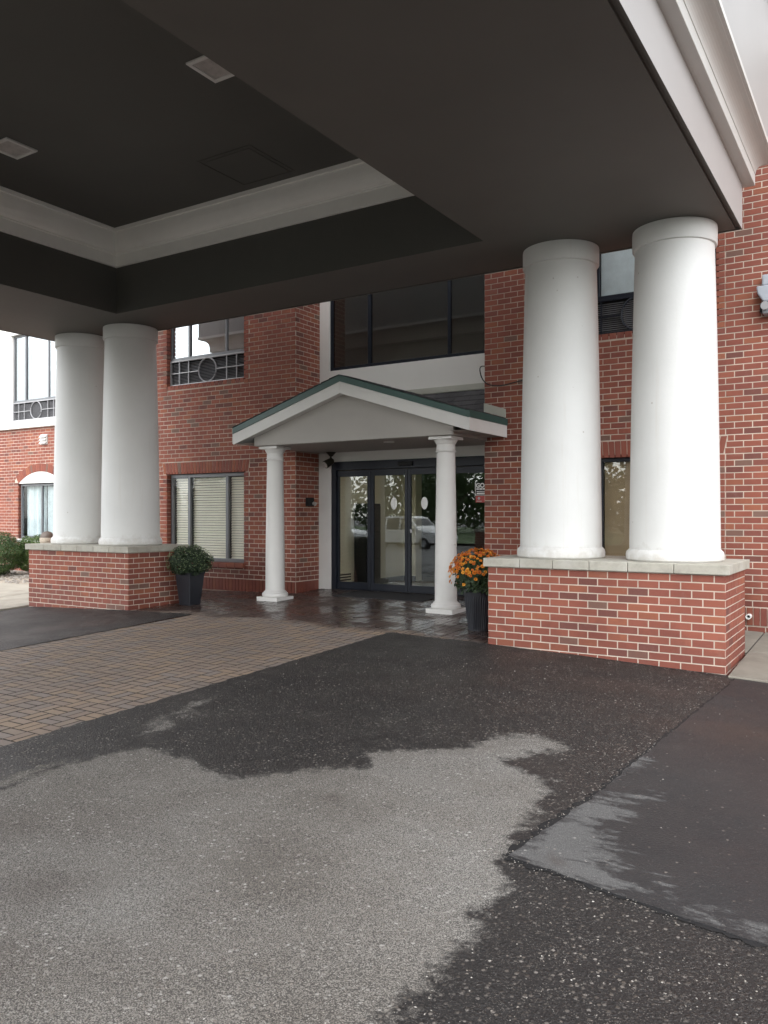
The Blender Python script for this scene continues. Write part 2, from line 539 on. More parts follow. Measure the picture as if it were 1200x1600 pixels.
M['glass_door'] = glass_mat('clear_door_glass', (0.94, 0.95, 0.93), 0.06)
M['glass_win'] = glass_mat('window_glass', (0.95, 0.96, 0.96), 0.03)
M['glass_half'] = glass_mat('half_reflecting_glass', (0.93, 0.93, 0.91), 0.035)
M['glass_sky'] = glass_mat('sky_reflecting_glass', (0.6, 0.6, 0.6), 0.28)
M['glass_dark'] = glass_mat('dark_tinted_glass', (0.62, 0.62, 0.60), 0.10)
M['glass_tint'] = glass_mat('tinted_reflective_glass', (0.35, 0.37, 0.38), 0.42)


# ------------------------------------------------------------------ mesh helpers
class MB:
    def __init__(self):
        self.v, self.f = [], []

    def add(self, vs, fs):
        o = len(self.v)
        self.v.extend(vs)
        self.f.extend([tuple(i + o for i in f) for f in fs])
        return self

    def box(self, x0, x1, y0, y1, z0, z1):
        return self.add([(x0, y0, z0), (x1, y0, z0), (x1, y1, z0), (x0, y1, z0), (x0, y0, z1), (x1, y0, z1), (x1, y1, z1), (x0, y1, z1)],
                        [(0, 3, 2, 1), (4, 5, 6, 7), (0, 1, 5, 4), (1, 2, 6, 5), (2, 3, 7, 6), (3, 0, 4, 7)])

    def quad(self, a, b, c, d):
        return self.add([a, b, c, d], [(0, 1, 2, 3)])

    def hexa(self, p):   # eight corners ordered like box
        return self.add(list(p), [(0, 3, 2, 1), (4, 5, 6, 7), (0, 1, 5, 4), (1, 2, 6, 5), (2, 3, 7, 6), (3, 0, 4, 7)])

    def prism(self, poly, y0, y1):   # polygon in (x,z), extruded along y
        n = len(poly)
        vs = [(x, y0, z) for x, z in poly] + [(x, y1, z) for x, z in poly]
        fs = [tuple(range(n)), tuple(range(2 * n - 1, n - 1, -1))]
        fs += [(i, i + n, (i + 1) % n + n, (i + 1) % n) for i in range(n)]
        return self.add(vs, fs)

    def lathe(self, prof, cx, cy, seg=48):   # list of (radius,z), bottom to top
        k = len(prof)
        vs, fs = [], []
        for r, z in prof:
            for i in range(seg):
                a = 2 * math.pi * i / seg
                vs.append((cx + r * math.cos(a), cy + r * math.sin(a), z))
        for j in range(k - 1):
            for i in range(seg):
                a, b = j * seg + i, j * seg + (i + 1) % seg
                fs.append((a, b, b + seg, a + seg))
        fs.append(tuple(range(seg - 1, -1, -1)))
        fs.append(tuple(range((k - 1) * seg, k * seg)))
        return self.add(vs, fs)

    def tube(self, pts, r, seg=8):
        pts = [Vector(p) for p in pts]
        vs, fs = [], []
        n = len(pts)
        for i, p in enumerate(pts):
            t = (pts[min(i + 1, n - 1)] - pts[max(i - 1, 0)]).normalized()
            up = Vector((0, 0, 1)) if abs(t.z) < 0.9 else Vector((1, 0, 0))
            a = t.cross(up).normalized()
            b = a.cross(t)
            rr = r[i] if isinstance(r, (list, tuple)) else r
            for k in range(seg):
                an = 2 * math.pi * k / seg
                q = p + a * (rr * math.cos(an)) + b * (rr * math.sin(an))
                vs.append(tuple(q))
        for i in range(n - 1):
            for k in range(seg):
                a, b = i * seg + k, i * seg + (k + 1) % seg
                fs.append((a, b, b + seg, a + seg))
        fs.append(tuple(range(seg - 1, -1, -1)))
        fs.append(tuple(range((n - 1) * seg, n * seg)))
        return self.add(vs, fs)

    def mesh(self, name, mat, off=(0, 0, 0), smooth=False):
        me = bpy.data.meshes.new(name)
        ox, oy, oz = off
        me.from_pydata([(x - ox, y - oy, z - oz) for x, y, z in self.v], [], self.f)
        if mat:
            me.materials.append(mat)
        if smooth:
            for p in me.polygons:
                p.use_smooth = True
            try:
                me.set_sharp_from_angle(angle=R(38))
            except Exception:
                pass
        me.update()
        return me


def thing(name, loc, label, cat, group=None, rz=0.0):
    o = bpy.data.objects.new(name, None)
    COL.objects.link(o)
    o.empty_display_size = 0.1
    o.location = loc
    o.rotation_euler = (0, 0, rz)
    o['label'] = label
    o['category'] = cat
    if group:
        o['group'] = group
    return o


def root_of(o):
    while o.parent:
        o = o.parent
    return o


def part(name, mb, mat, parent, label=None, smooth=False, stuff=False, bevel=0.0):
    """a mesh part; vertices are given in world coordinates and stored relative to the thing's base"""
    off = tuple(root_of(parent).location) if parent else (0, 0, 0)
    me = mb.mesh(name, mat, off, smooth)
    o = bpy.data.objects.new(name, me)
    COL.objects.link(o)
    o.parent = parent
    if label:
        o['label'] = label
    if stuff:
        o['kind'] = 'stuff'
    if bevel > 0:
        bv = o.modifiers.new('bevel', 'BEVEL')
        bv.width = bevel
        bv.segments = 2
        bv.limit_method = 'ANGLE'
    return o


def struct(name, mb, mat, label=None, smooth=False, kind='structure'):
    o = part(name, mb, mat, None, label, smooth)
    o['kind'] = kind
    return o


def single(name, mb, mat, label, cat, group=None, smooth=False, bevel=0.0):
    o = part(name, mb, mat, None, label, smooth, bevel=bevel)
    o['category'] = cat
    if group:
        o['group'] = group
    return o


def copy_tree(o, parent=None):
    kids = [c for c in bpy.data.objects if c.parent == o]
    c = o.copy()
    COL.objects.link(c)
    c.parent = parent
    for k in kids:
        copy_tree(k, c)
    return c


def instance(name, me, parent, loc, rot=(0, 0, 0)):
    o = bpy.data.objects.new(name, me)
    COL.objects.link(o)
    o.parent = parent
    o.location = loc
    o.rotation_euler = rot
    return o


def brick_shape(mb, u0, u1, z0, z1, n0, n1, tf, ch=0.0025):
    """a brick with slightly chamfered face; tf maps (u, n, z) to the world; n0 = outer face"""
    vs = [(u0 + ch, n0, z0 + ch), (u1 - ch, n0, z0 + ch), (u1 - ch, n0, z1 - ch), (u0 + ch, n0, z1 - ch),
          (u0, n0 + ch, z0), (u1, n0 + ch, z0), (u1, n0 + ch, z1), (u0, n0 + ch, z1),
          (u0, n1, z0), (u1, n1, z0), (u1, n1, z1), (u0, n1, z1)]
    fs = [(0, 1, 2, 3)]
    for i in range(4):
        j = (i + 1) % 4
        fs.append((4 + i, 4 + j, j, i))
        fs.append((8 + i, 8 + j, 4 + j, 4 + i))
    mb.add([tf(*v) for v in vs], fs)


_bm_cache = {}


def brick_mesh(w, h, dep, mat, axis):
    """shared mesh of one brick, origin at its lower left outer corner; axis: front(-Y) or side(+X)"""
    key = (round(w, 3), round(h, 3), round(dep, 3), mat.name, axis)
    if key not in _bm_cache:
        mb = MB()
        if axis == 'front':
            tf = lambda u, n, z: (u, n, z)
        else:
            tf = lambda u, n, z: (-n, u, z)
        brick_shape(mb, 0, w, 0, h, 0, dep, tf)
        _bm_cache[key] = mb.mesh('brick', mat)
    return _bm_cache[key]


BL, BC, BJ = 0.2125, 0.0813, 0.0115


def course_bricks(u0, u1, z_lo, z_hi, zref, holes, phase=0.0):
    """running bond between u0 and u1; holes is a list of functions (za, zb) -> list of (ua, ub)"""
    out = []
    k0 = math.floor((z_lo - zref) / BC + 1e-6)
    k1 = math.ceil((z_hi - zref) / BC - 1e-6)
    for k in range(k0, k1):
        za, zb = zref + k * BC + BJ / 2, zref + (k + 1) * BC - BJ / 2
        za2, zb2 = max(za, z_lo), min(zb, z_hi)
        if zb2 - za2 < 0.02:
            continue
        cuts = []
        for h in holes:
            cuts += h(za2, zb2)
        cuts.sort()
        spans, cur = [], u0
        for a, b in cuts:
            if a > cur:
                spans.append((cur, min(a, u1)))
            cur = max(cur, b)
        if cur < u1:
            spans.append((cur, u1))
        sh = phase + (BL / 2 if k % 2 else 0.0)
        for a, b in spans:
            if b - a < 0.02:
                continue
            i = math.floor((a - sh) / BL)
            while sh + i * BL < b:
                ua = sh + i * BL + BJ / 2
                ub = sh + (i + 1) * BL - BJ / 2
                ua, ub = max(ua, a + (0 if ua > a else 0)), min(ub, b)
                if ub - ua > 0.018:
                    out.append((ua, ub, za2, zb2))
                i += 1
    return out


def rect_hole(ua, ub, z0, z1):
    return lambda za, zb: [(ua, ub)] if (za < z1 - 0.012 and zb > z0 + 0.012) else []


def fan_hole(ua, ub, z0, z1, fan):
    def f(za, zb):
        if za < z1 - 0.012 and zb > z0 + 0.012:
            e = fan * min(max(((za + zb) / 2 - z0) / (z1 - z0), 0), 1) + 0.008
            return [(ua - e, ub + e)]
        return []
    return f


# ------------------------------------------------------------------ ground
XC = -7.03
DRV0, DRV1 = -8.70, -5.30           # paver drive
APR_Y = 8.50                          # front edge of the paver apron
PXL0, PXL1 = -12.60, -10.07           # left pedestal
PXR0, PXR1 = -3.96, -1.41             # right pedestal
PY0, PY1 = 8.50, 9.70
WY = 11.15                            # brick face of the building
DY = 11.85                            # recessed entrance wall
EX0, EX1 = -8.88, -5.25               # entrance recess


def poly_sd(P, pts):
    """signed distance, positive inside"""
    pts = np.array(pts)
    x, y = P[:, 0], P[:, 1]
    best = np.full(len(P), 1e9)
    ins = np.zeros(len(P), bool)
    k = len(pts)
    for i in range(k):
        a, b = pts[i], pts[(i + 1) % k]
        e = b - a
        w = P - a
        t = np.clip((w @ e) / max(e @ e, 1e-12), 0, 1)
        dd = w - t[:, None] * e
        best = np.minimum(best, np.hypot(dd[:, 0], dd[:, 1]))
        c = (a[1] > y) != (b[1] > y)
        with np.errstate(divide='ignore', invalid='ignore'):
            xi = (b[0] - a[0]) * (y - a[1]) / (b[1] - a[1] if b[1] != a[1] else 1e-12) + a[0]
        ins ^= c & (x < xi)
    return np.where(ins, best, -best)


def gpoly(l):
    return [px2g(*p) for p in l]


DRY1 = gpoly([(-320, 1300), (-80, 1245), (0, 1212), (120, 1185), (235, 1165), (300, 1190), (368, 1216), (440, 1208), (500, 1200), (560, 1198),
              (582, 1172), (640, 1172), (700, 1170), (765, 1185), (830, 1205), (862, 1218), (845, 1255), (835, 1285), (805, 1312), (785, 1345),
              (800, 1385), (765, 1412), (735, 1470), (700, 1505), (655, 1545), (590, 1610), (540, 1680), (400, 1900), (-400, 1900)])
DRY2 = gpoly([(700, 1172), (735, 1160), (780, 1150), (840, 1148), (890, 1168), (880, 1176), (830, 1176), (800, 1186), (770, 1200), (720, 1190)])
DRY3 = gpoly([(205, 1150), (245, 1125), (300, 1098), (345, 1085), (300, 1112), (262, 1138), (225, 1152)])
DRYP = [gpoly(l) for l in (
    [(790, 1338), (850, 1300), (912, 1250), (960, 1240), (1032, 1243), (955, 1266), (985, 1280), (925, 1298), (962, 1310), (915, 1322), (978, 1338),
     (945, 1352), (985, 1382), (962, 1400)],
    [(942, 1218), (968, 1192), (1002, 1184), (1026, 1188), (990, 1202)],
    [(1018, 1384), (1030, 1375), (1055, 1400), (1122, 1425), (1120, 1448), (1080, 1440)],
    [(1120, 1440), (1210, 1462), (1210, 1482)])]
PATCH = gpoly([(1152, 1059), (1110, 1095), (1060, 1135), (1000, 1186), (930, 1243), (860, 1292), (795, 1339), (880, 1367), (960, 1397), (1030, 1422),
               (1090, 1444), (1200, 1478)])
# carry the two patch edges on beyond the frame
pa, pb = PATCH[0], PATCH[-1]
PATCH = PATCH + [(pb[0] + 2.2, pb[1] - 0.15), (pb[0] + 5, pa[1] + 0.0), (pa[0] + 1.2, pa[1] + 0.05)]


def grid_sheet(xs, ys, zf, skip=None):
    mb = MB()
    nx, ny = len(xs), len(ys)
    mb.v = [(x, y, zf(x, y)) for y in ys for x in xs]
    for j in range(ny - 1):
        for i in range(nx - 1):
            cx, cy = (xs[i] + xs[i + 1]) / 2, (ys[j] + ys[j + 1]) / 2
            if skip and skip(cx, cy):
                continue
            a = j * nx + i
            mb.f.append((a, a + 1, a + nx + 1, a + nx))
    return mb


def attr(o, name, vals):
    a = o.data.attributes.new(name, 'FLOAT', 'POINT')
    a.data.foreach_set('value', np.asarray(vals, dtype=np.float32))


def frange(a, b, st):
    k = max(int(round((b - a) / st)), 1)
    return [a + (b - a) * i / k for i in range(k)]


xs = sorted(set([round(v, 4) for v in frange(-30, -14, 1.0) + frange(-14, DRV0, 0.12) + frange(DRV0, DRV1, 0.17) + frange(DRV1, 0.6, 0.06) + frange(0.6, 12, 0.5) + [12]]))
ys = sorted(set([round(v, 4) for v in frange(-12, 0.5, 0.5) + frange(0.5, APR_Y, 0.06) + frange(APR_Y, 13, 0.3) + [13]]))


def asph_z(x, y):
    z = gh(x, y)
    # the overlay is a little proud along the paver edges
    if y < APR_Y + 0.01:
        d = max(DRV0 - x, x - DRV1)
        if 0 <= d < 0.6:
            z += 0.012 * (1 - d / 0.6)
    z += 0.004 * math.sin(x * 3.1 + y * 1.3) * math.sin(y * 2.2 - x)
    return z


def asph_skip(cx, cy):
    if DRV0 < cx < DRV1 and -12 < cy < APR_Y:
        return True
    if cy > APR_Y and PXL0 - 0.0 < cx < PXR1:
        return True
    if cy > APR_Y:
        return True
    return False


mb = grid_sheet(xs, ys, asph_z, asph_skip)
rng = random.Random(77)
for i, (x, y, z) in enumerate(mb.v):
    if abs(x - DRV0) < 1e-3 and y < APR_Y + 0.01:
        mb.v[i] = (x + rng.uniform(-0.004, 0.030), y, z)
    elif abs(x - DRV1) < 1e-3 and y < APR_Y + 0.01:
        mb.v[i] = (x - rng.uniform(-0.004, 0.030), y, z)
    elif abs(y - APR_Y) < 1e-3:
        mb.v[i] = (x, y + rng.uniform(-0.004, 0.022), z + 0.008)
asphalt = struct('asphalt_driveway', mb, M['asphalt'], smooth=True)
P = np.array([(v[0], v[1]) for v in mb.v])
sd = np.maximum(np.where(P[:, 0] < DRV0, -0.065, -9.0), poly_sd(P, DRY1) * 1.0)
sd = np.maximum(np.maximum(sd, poly_sd(P, DRY2) * 0.9), poly_sd(P, DRY3) * 0.7 - 0.02)
attr(asphalt, 'dry', sd)


def line_dist(P, pts):
    best = np.full(len(P), 9.0)
    pts = np.array(pts)
    for a, b in zip(pts[:-1], pts[1:]):
        e = b - a
        w = P - a
        t = np.clip((w @ e) / max(e @ e, 1e-12), 0, 1)
        dd = w - t[:, None] * e
        best = np.minimum(best, np.hypot(dd[:, 0], dd[:, 1]))
    return best


SEAMS = [gpoly(l) for l in (
    [(-60, 1222), (0, 1205), (70, 1190), (150, 1170), (205, 1140), (262, 1108)],
    [(-60, 1262), (0, 1232), (80, 1200), (150, 1182), (215, 1160), (270, 1178), (330, 1190), (400, 1186), (470, 1172), (545, 1158), (600, 1150), (650, 1160), (740, 1166)],
    [(50, 1178), (180, 1118), (330, 1074), (450, 1036)])]
STAINS = [(520, 1246, 0.06, 0.7), (60, 1385, 0.30, 0.62), (-20, 1500, 0.22, 0.55), (150, 1290, 0.4, 0.42), (30, 1290, 0.35, 0.45), (420, 1320, 0.22, 0.22), (190, 1500, 0.2, 0.28), (280, 1420, 0.15, 0.2), (1175, 1152, 0.38, 0.7), (1140, 1118, 0.25, 0.35), (866, 1350, 0.05, 0.9), (640, 1070, 0.5, 0.25)]


def stain_vals(P):
    v = np.zeros(len(P))
    for px, py, r, k in STAINS:
        x, y = px2g(px, py)
        v = np.maximum(v, k * np.exp(-((P[:, 0] - x) ** 2 + (P[:, 1] - y) ** 2) / (r * r)))
    return v


sm = np.full(len(P), 9.0)
for q in SEAMS:
    sm = np.minimum(sm, line_dist(P, q))
attr(asphalt, 'seam', sm)
attr(asphalt, 'stain', stain_vals(P))

# far ground, well below the driveway sheet
struct('parking_lot', MB().quad((-400, -400, -0.45), (400, -400, -0.45), (400, 400, -0.45), (-400, 400, -0.45)), M['asphalt'])


def sheet_from_poly(poly, lift, st=0.07):
    """irregular sheet clipped to a polygon: triangulated outline with inner grid"""
    import bmesh
    bm = bmesh.new()
    rng = random.Random(3)
    out = []
    k = len(poly)
    for i in range(k):
        a, b = poly[i], poly[(i + 1) % k]
        L = math.hypot(b[0] - a[0], b[1] - a[1])
        n = max(int(L / st), 1)
        for j in range(n):
            t = j / n
            w = 0.012 if L < 1.5 else 0.0
            out.append((a[0] + (b[0] - a[0]) * t + rng.uniform(-w, w), a[1] + (b[1] - a[1]) * t + rng.uniform(-w, w)))
    vs = [bm.verts.new((x, y, 0)) for x, y in out]
    bm.faces.new(vs)
    bmesh.ops.triangulate(bm, faces=bm.faces[:])
    x0, x1 = min(p[0] for p in out), max(p[0] for p in out)
    y0, y1 = min(p[1] for p in out), max(p[1] for p in out)
    for ax, lo, hi in ((0, x0, x1), (1, y0, y1)):
        v = lo + st * 2
        while v < hi:
            g = bm.verts[:] + bm.edges[:] + bm.faces[:]
            co = (v, 0, 0) if ax == 0 else (0, v, 0)
            no = (1, 0, 0) if ax == 0 else (0, 1, 0)
            bmesh.ops.bisect_plane(bm, geom=g, plane_co=co, plane_no=no, dist=1e-5)
            v += st * 2
    for v in bm.verts:
        v.co.z = asph_z(v.co.x, v.co.y) + lift
    # skirt so that the sheet has an edge
    edges = [e for e in bm.edges if e.is_boundary]
    r = bmesh.ops.extrude_edge_only(bm, edges=edges)
    for v in [g for g in r['geom'] if isinstance(g, bmesh.types.BMVert)]:
        v.co.z -= lift + 0.02
    bmesh.ops.recalc_face_normals(bm, faces=bm.faces[:])
    bm.verts.ensure_lookup_table()
    mb = MB()
    mb.v = [tuple(v.co) for v in bm.verts]
    bm.verts.index_update()
    mb.f = [tuple(v.index for v in f.verts) for f in bm.faces]
    bm.free()
    return mb


mbp = sheet_from_poly(PATCH, 0.006)
patch = struct('asphalt_patch', mbp, M['patch'])
P = np.array([(v[0], v[1]) for v in mbp.v])
sd = np.full(len(P), -9.0)
for q in DRYP:
    sd = np.maximum(sd, poly_sd(P, q))
attr(patch, 'dry', sd)
attr(patch, 'seam', np.full(len(P), 9.0))
attr(patch, 'stain', stain_vals(P))

# ragged open joint around the patch
rng = random.Random(11)
mb = MB()
for i in range(11):
    a, b = PATCH[i], PATCH[i + 1]
    L = math.hypot(b[0] - a[0], b[1] - a[1])
    n = max(int(L / 0.03), 1)
    nx, ny = (b[1] - a[1]) / L, -(b[0] - a[0]) / L
    wbase = (0.010, 0.012, 0.016, 0.022, 0.028, 0.030, 0.026, 0.022, 0.022, 0.024, 0.02)[i]
    pts = []
    for j in range(n + 1):
        t = j / n
        x, y = a[0] + (b[0] - a[0]) * t, a[1] + (b[1] - a[1]) * t
        w0, w1 = wbase * rng.uniform(0.2, 1.3), wbase * rng.uniform(0.4, 2.2)
        pts.append(((x - nx * w0, y - ny * w0), (x + nx * w1, y + ny * w1)))
    for j in range(n):
        (p0, q0), (p1, q1) = pts[j], pts[j + 1]
        vs = [(p[0], p[1], asph_z(*p) + 0.0035) for p in (p0, p1)] + [(p[0], p[1], asph_z(*p) + 0.003) for p in (q1, q0)]
        mb.add(vs, [(0, 1, 2, 3)])
crk = struct('asphalt_crack', mb, M['black'])

# loose and embedded stones on the near asphalt
mb = MB()
rng = random.Random(5)


def pebble(mb, x, y, z, r, rng):
    ang = rng.uniform(0, 6.28)
    sx, sy, sz = r * rng.uniform(0.8, 1.3), r * rng.uniform(0.6, 1.0), r * rng.uniform(0.4, 0.75)
    ca, sa = math.cos(ang), math.sin(ang)
    vs = []
    for (ux, uy, uz) in [(1, 0, 0), (0.6, 0.75, 0.1), (-0.5, 0.8, 0), (-1, 0.1, 0.1), (-0.55, -0.8, 0), (0.6, -0.7, 0.1), (0.45, 0.1, 0.85), (-0.3, 0.35, 0.9), (-0.25, -0.4, 0.8)]:
        ux *= rng.uniform(0.8, 1.15); uy *= rng.uniform(0.8, 1.15)
        vs.append((x + (ux * sx * ca - uy * sy * sa), y + (ux * sx * sa + uy * sy * ca), z + uz * sz))
    mb.add(vs, [(0, 1, 6), (1, 7, 6), (1, 2, 7), (2, 3, 7), (3, 8, 7), (3, 4, 8), (4, 5, 8), (5, 6, 8), (5, 0, 6), (6, 7, 8)])


cnt = 0
while cnt < 5200:
    d = 1.9 + 7.0 * rng.random() ** 2.2
    px = rng.uniform(-40, 1240)
    rr = (px - 600) / FPX * d
    x, y = CS * rr - SN * d, SN * rr + CS * d
    if asph_skip(x, y) or y > 8.4:
        continue
    onp = poly_sd(np.array([(x, y)]), PATCH)[0] > 0
    if onp and rng.random() < 0.93:
        continue
    pebble(mb, x, y, asph_z(x, y) + (0.006 if onp else 0.0) - 0.001, rng.choice([0.0022, 0.003, 0.004, 0.0055]) * (1.0 + max(d - 4, 0) * 0.12), rng)
    cnt += 1
# crumbs broken out along the patch joint
for i in range(2, 10):
    a, b = PATCH[i], PATCH[i + 1]
    L = math.hypot(b[0] - a[0], b[1] - a[1])
    nx, ny = (b[1] - a[1]) / L, -(b[0] - a[0]) / L
    for _ in range(int(L * 90)):
        t, o = rng.random(), rng.gauss(0.02, 0.03)
        x, y = a[0] + (b[0] - a[0]) * t + nx * o, a[1] + (b[1] - a[1]) * t + ny * o
        pebble(mb, x, y, asph_z(x, y) + 0.003, rng.choice([0.002, 0.003, 0.0045]), rng)


def pebble_mat():
    m, n, b, o = newmat('aggregate_stone')
    rnd, g = piece_random(n)
    n.links.new(ramp(n, rnd, [(0, (0.16, 0.135, 0.115)), (0.5, (0.25, 0.23, 0.20)), (0.85, (0.31, 0.29, 0.265)), (1, (0.42, 0.40, 0.37))]), b.inputs['Base Color'])
    b.inputs['Roughness'].default_value = 0.8
    return m


M['pebble'] = pebble_mat()
peb = struct('loose_stones', mb, M['pebble'], kind='stuff')

# --- pavers
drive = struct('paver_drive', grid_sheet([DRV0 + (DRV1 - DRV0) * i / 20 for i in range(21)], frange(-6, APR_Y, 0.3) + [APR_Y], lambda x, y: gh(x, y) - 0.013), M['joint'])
ax_ = sorted(set([PXL1, PXR0, EX0, EX1] + [round(v, 3) for v in frange(PXL1, PXR0, 0.4)]))
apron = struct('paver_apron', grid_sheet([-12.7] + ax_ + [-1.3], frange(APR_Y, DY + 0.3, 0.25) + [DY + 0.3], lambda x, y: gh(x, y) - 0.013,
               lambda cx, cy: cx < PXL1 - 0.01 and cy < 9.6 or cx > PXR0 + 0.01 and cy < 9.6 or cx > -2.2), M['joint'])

PW = 0.1


def paver_list(x0, x1, y0, y1, inside):
    out = []
    g = 0.2
    for j in range(int(math.ceil((y1 - y0) / g))):
        for i in range(int(math.ceil((x1 - x0) / g))):
            X, Y = x0 + i * g, y0 + j * g
            if (i + j) % 2:
                cells = [(X, X + 0.1, Y, Y + 0.2), (X + 0.1, X + 0.2, Y, Y + 0.2)]
            else:
                cells = [(X, X + 0.2, Y, Y + 0.1), (X, X + 0.2, Y + 0.1, Y + 0.2)]
            for a, b, c, d in cells:
                b, d = min(b, x1), min(d, y1)
                if b - a < 0.03 or d - c < 0.03:
                    continue
                if inside((a + b) / 2, (c + d) / 2):
                    out.append((a, b, c, d))
    return out


def paver_shape(mb, w, l, h=0.03, ch=0.0028):
    mb.add([(ch, ch, h), (w - ch, ch, h), (w - ch, l - ch, h), (ch, l - ch, h), (0, 0, h - 0.004), (w, 0, h - 0.004), (w, l, h - 0.004), (0, l, h - 0.004),
            (0, 0, 0), (w, 0, 0), (w, l, 0), (0, l, 0)],
           [(0, 1, 2, 3), (4, 5, 1, 0), (5, 6, 2, 1), (6, 7, 3, 2), (7, 4, 0, 3), (8, 9, 5, 4), (9, 10, 6, 5), (10, 11, 7, 6), (11, 8, 4, 7)])


_pv = {}


def joint_faces(me):
    """the joint colour covers every face but the tread"""
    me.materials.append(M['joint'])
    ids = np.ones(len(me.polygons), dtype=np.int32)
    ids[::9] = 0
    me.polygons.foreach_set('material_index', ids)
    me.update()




def lay_pavers(parent, cells, vis):
    rng = random.Random(21)
    sc = []
    for c in cells:
        cx, cy = (c[0] + c[1]) / 2, (c[2] + c[3]) / 2
        px, py, d = proj(cx, cy, gh(cx, cy))
        ok = d > 0.3 and -10 < px < 1210 and py < 1610 and vis(px, py)
        sc.append((1.0 / d if ok else 0, c))
    sc.sort(key=lambda t: -t[0])
    rest = MB()
    for i, (s, (a, b, c, d)) in enumerate(sc):
        j = 0.0040
        a, b, c, d = a + j, b - j, c + j, d - j
        w, l = b - a, d - c
        cx, cy = (a + b) / 2, (c + d) / 2
        z = gh(cx, cy) - 0.026 + rng.uniform(-0.0012, 0.0012)
        gx = (gh(cx + 0.05, cy) - gh(cx - 0.05, cy)) / 0.1 + rng.uniform(-0.006, 0.006)
        gy = (gh(cx, cy + 0.05) - gh(cx, cy - 0.05)) / 0.1 + rng.uniform(-0.006, 0.006)
        if i < 296 and s > 0:
            k = (round(w, 3), round(l, 3))
            if k not in _pv:
                m = MB()
                paver_shape(m, w, l)
                _pv[k] = m.mesh('paver', M['paver'])
                joint_faces(_pv[k])
            instance('paver', _pv[k], parent, (a, c, z - gx * w / 2 - gy * l / 2), (math.atan(gy), -math.atan(gx), 0))
        else:
            m = MB()
            paver_shape(m, w, l)
            rest.add([(a + x, c + y, zz + z + gx * (x - w / 2) + gy * (y - l / 2)) for x, y, zz in m.v], m.f)
    joint_faces(part('paver', rest, M['paver'], parent, stuff=True).data)


lay_pavers(drive, paver_list(DRV0, DRV1, -5.9, APR_Y, lambda x, y: True), lambda px, py: py > 950)


def apr_in(x, y):
    if y < DY and EX0 + 0.02 < x < EX1 - 0.02:
        return True
    if y < WY - 0.03 and PXL1 + 0.01 < x < PXR0 - 0.01:
        return True
    return 9.75 < y < WY - 0.03 and -12.6 < x < -2.3


lay_pavers(apron, paver_list(-12.63, -2.3, APR_Y, DY, apr_in), lambda px, py: 310 < px < 760 and py > 905)


# concrete walks
def walk(name, x0, x1, y0, y1, lift, nx, ny, label=None, mat='concrete'):
    rngw = random.Random(2)
    base = struct(name, grid_sheet(frange(x0, x1, 0.5) + [x1], frange(y0, y1, 0.5) + [y1], lambda x, y: gh(x, y) + lift - 0.012), M['joint'], label)
    for i in range(nx):
        for j in range(ny):
            a, b = x0 + (x1 - x0) * i / nx + 0.006, x0 + (x1 - x0) * (i + 1) / nx - 0.006
            c, d = y0 + (y1 - y0) * j / ny + 0.006, y0 + (y1 - y0) * (j + 1) / ny - 0.006
            m = MB()
            t = lift + rngw.uniform(-0.003, 0.003)
            top = [(x, y, gh(x, y) + t) for x, y in ((a, c), (b, c), (b, d), (a, d))]
            bot = [(x, y, gh(x, y) - 0.14) for x, y in ((a, c), (b, c), (b, d), (a, d))]
            m.hexa(bot + top)
            part('concrete_slab', m, M[mat], base, bevel=0.008)
    return base


walk('concrete_walk', -24.0, -12.62, 7.55, 10.75, 0.03, 6, 2)
walk('concrete_walk', -1.385, 4.7, 8.42, 11.10, 0.02, 4, 2, mat='concrete_damp')
walk('concrete_walk', -2.32, -1.39, 9.72, 11.10, 0.016, 1, 1, mat='concrete_damp')

# gravel bed along the left wing
mb = MB()
rng = random.Random(31)
for _ in range(2600):
    x, y = rng.uniform(-23.5, -13.6), rng.uniform(10.8, 13.0)
    pebble(mb, x, y, gh(x, y) + 0.02, rng.uniform(0.018, 0.04), rng)
grav = struct('gravel_bed', mb, M['pebble'], kind='stuff')
struct('soil_bed', grid_sheet(frange(-24, -13.1, 0.5) + [-13.1], frange(10.76, 13.1, 0.4) + [13.1], lambda x, y: gh(x, y) + 0.012), M['ashstone'])
mb = MB()
mb.quad((-90, -90, -0.30), (90, -90, -0.30), (90, -24, -0.30), (-90, -24, -0.30))
struct('lawn', mb, M['grassm'])

# ------------------------------------------------------------------ hotel building
hotel = thing('hotel_building', (XC, WY, 0), 'two storey red brick hotel building with recessed glass entrance and white upper wing', 'building')


def bw(name, mb, mat, parent, **k):
    return part(name, mb, mat, parent, **k)


ZREF = 0.0075     # course line of the building


def wall_backing(mb, x0, x1, z0, z1, y, holes, depth=0.14):
    xs_ = sorted(set([x0, x1] + [v for h in holes for v in h[:2]]))
    zs_ = sorted(set([z0, z1] + [v for h in holes for v in h[2:]]))
    for i in range(len(xs_) - 1):
        for j in range(len(zs_) - 1):
            cx, cz = (xs_[i] + xs_[i + 1]) / 2, (zs_[j] + zs_[j + 1]) / 2
            if any(h[0] < cx < h[1] and h[2] < cz < h[3] for h in holes):
                continue
            mb.quad((xs_[i], y, zs_[j]), (xs_[i + 1], y, zs_[j]), (xs_[i + 1], y, zs_[j + 1]), (xs_[i], y, zs_[j + 1]))
    for a, b, c, d in holes:
        y2 = y + depth
        mb.quad((a, y, c), (a, y2, c), (a, y2, d), (a, y, d))
        mb.quad((b, y, c), (b, y, d), (b, y2, d), (b, y2, c))
        mb.quad((a, y, d), (a, y2, d), (b, y2, d), (b, y, d))
        mb.quad((a, y, c), (b, y, c), (b, y2, c), (a, y2, c))


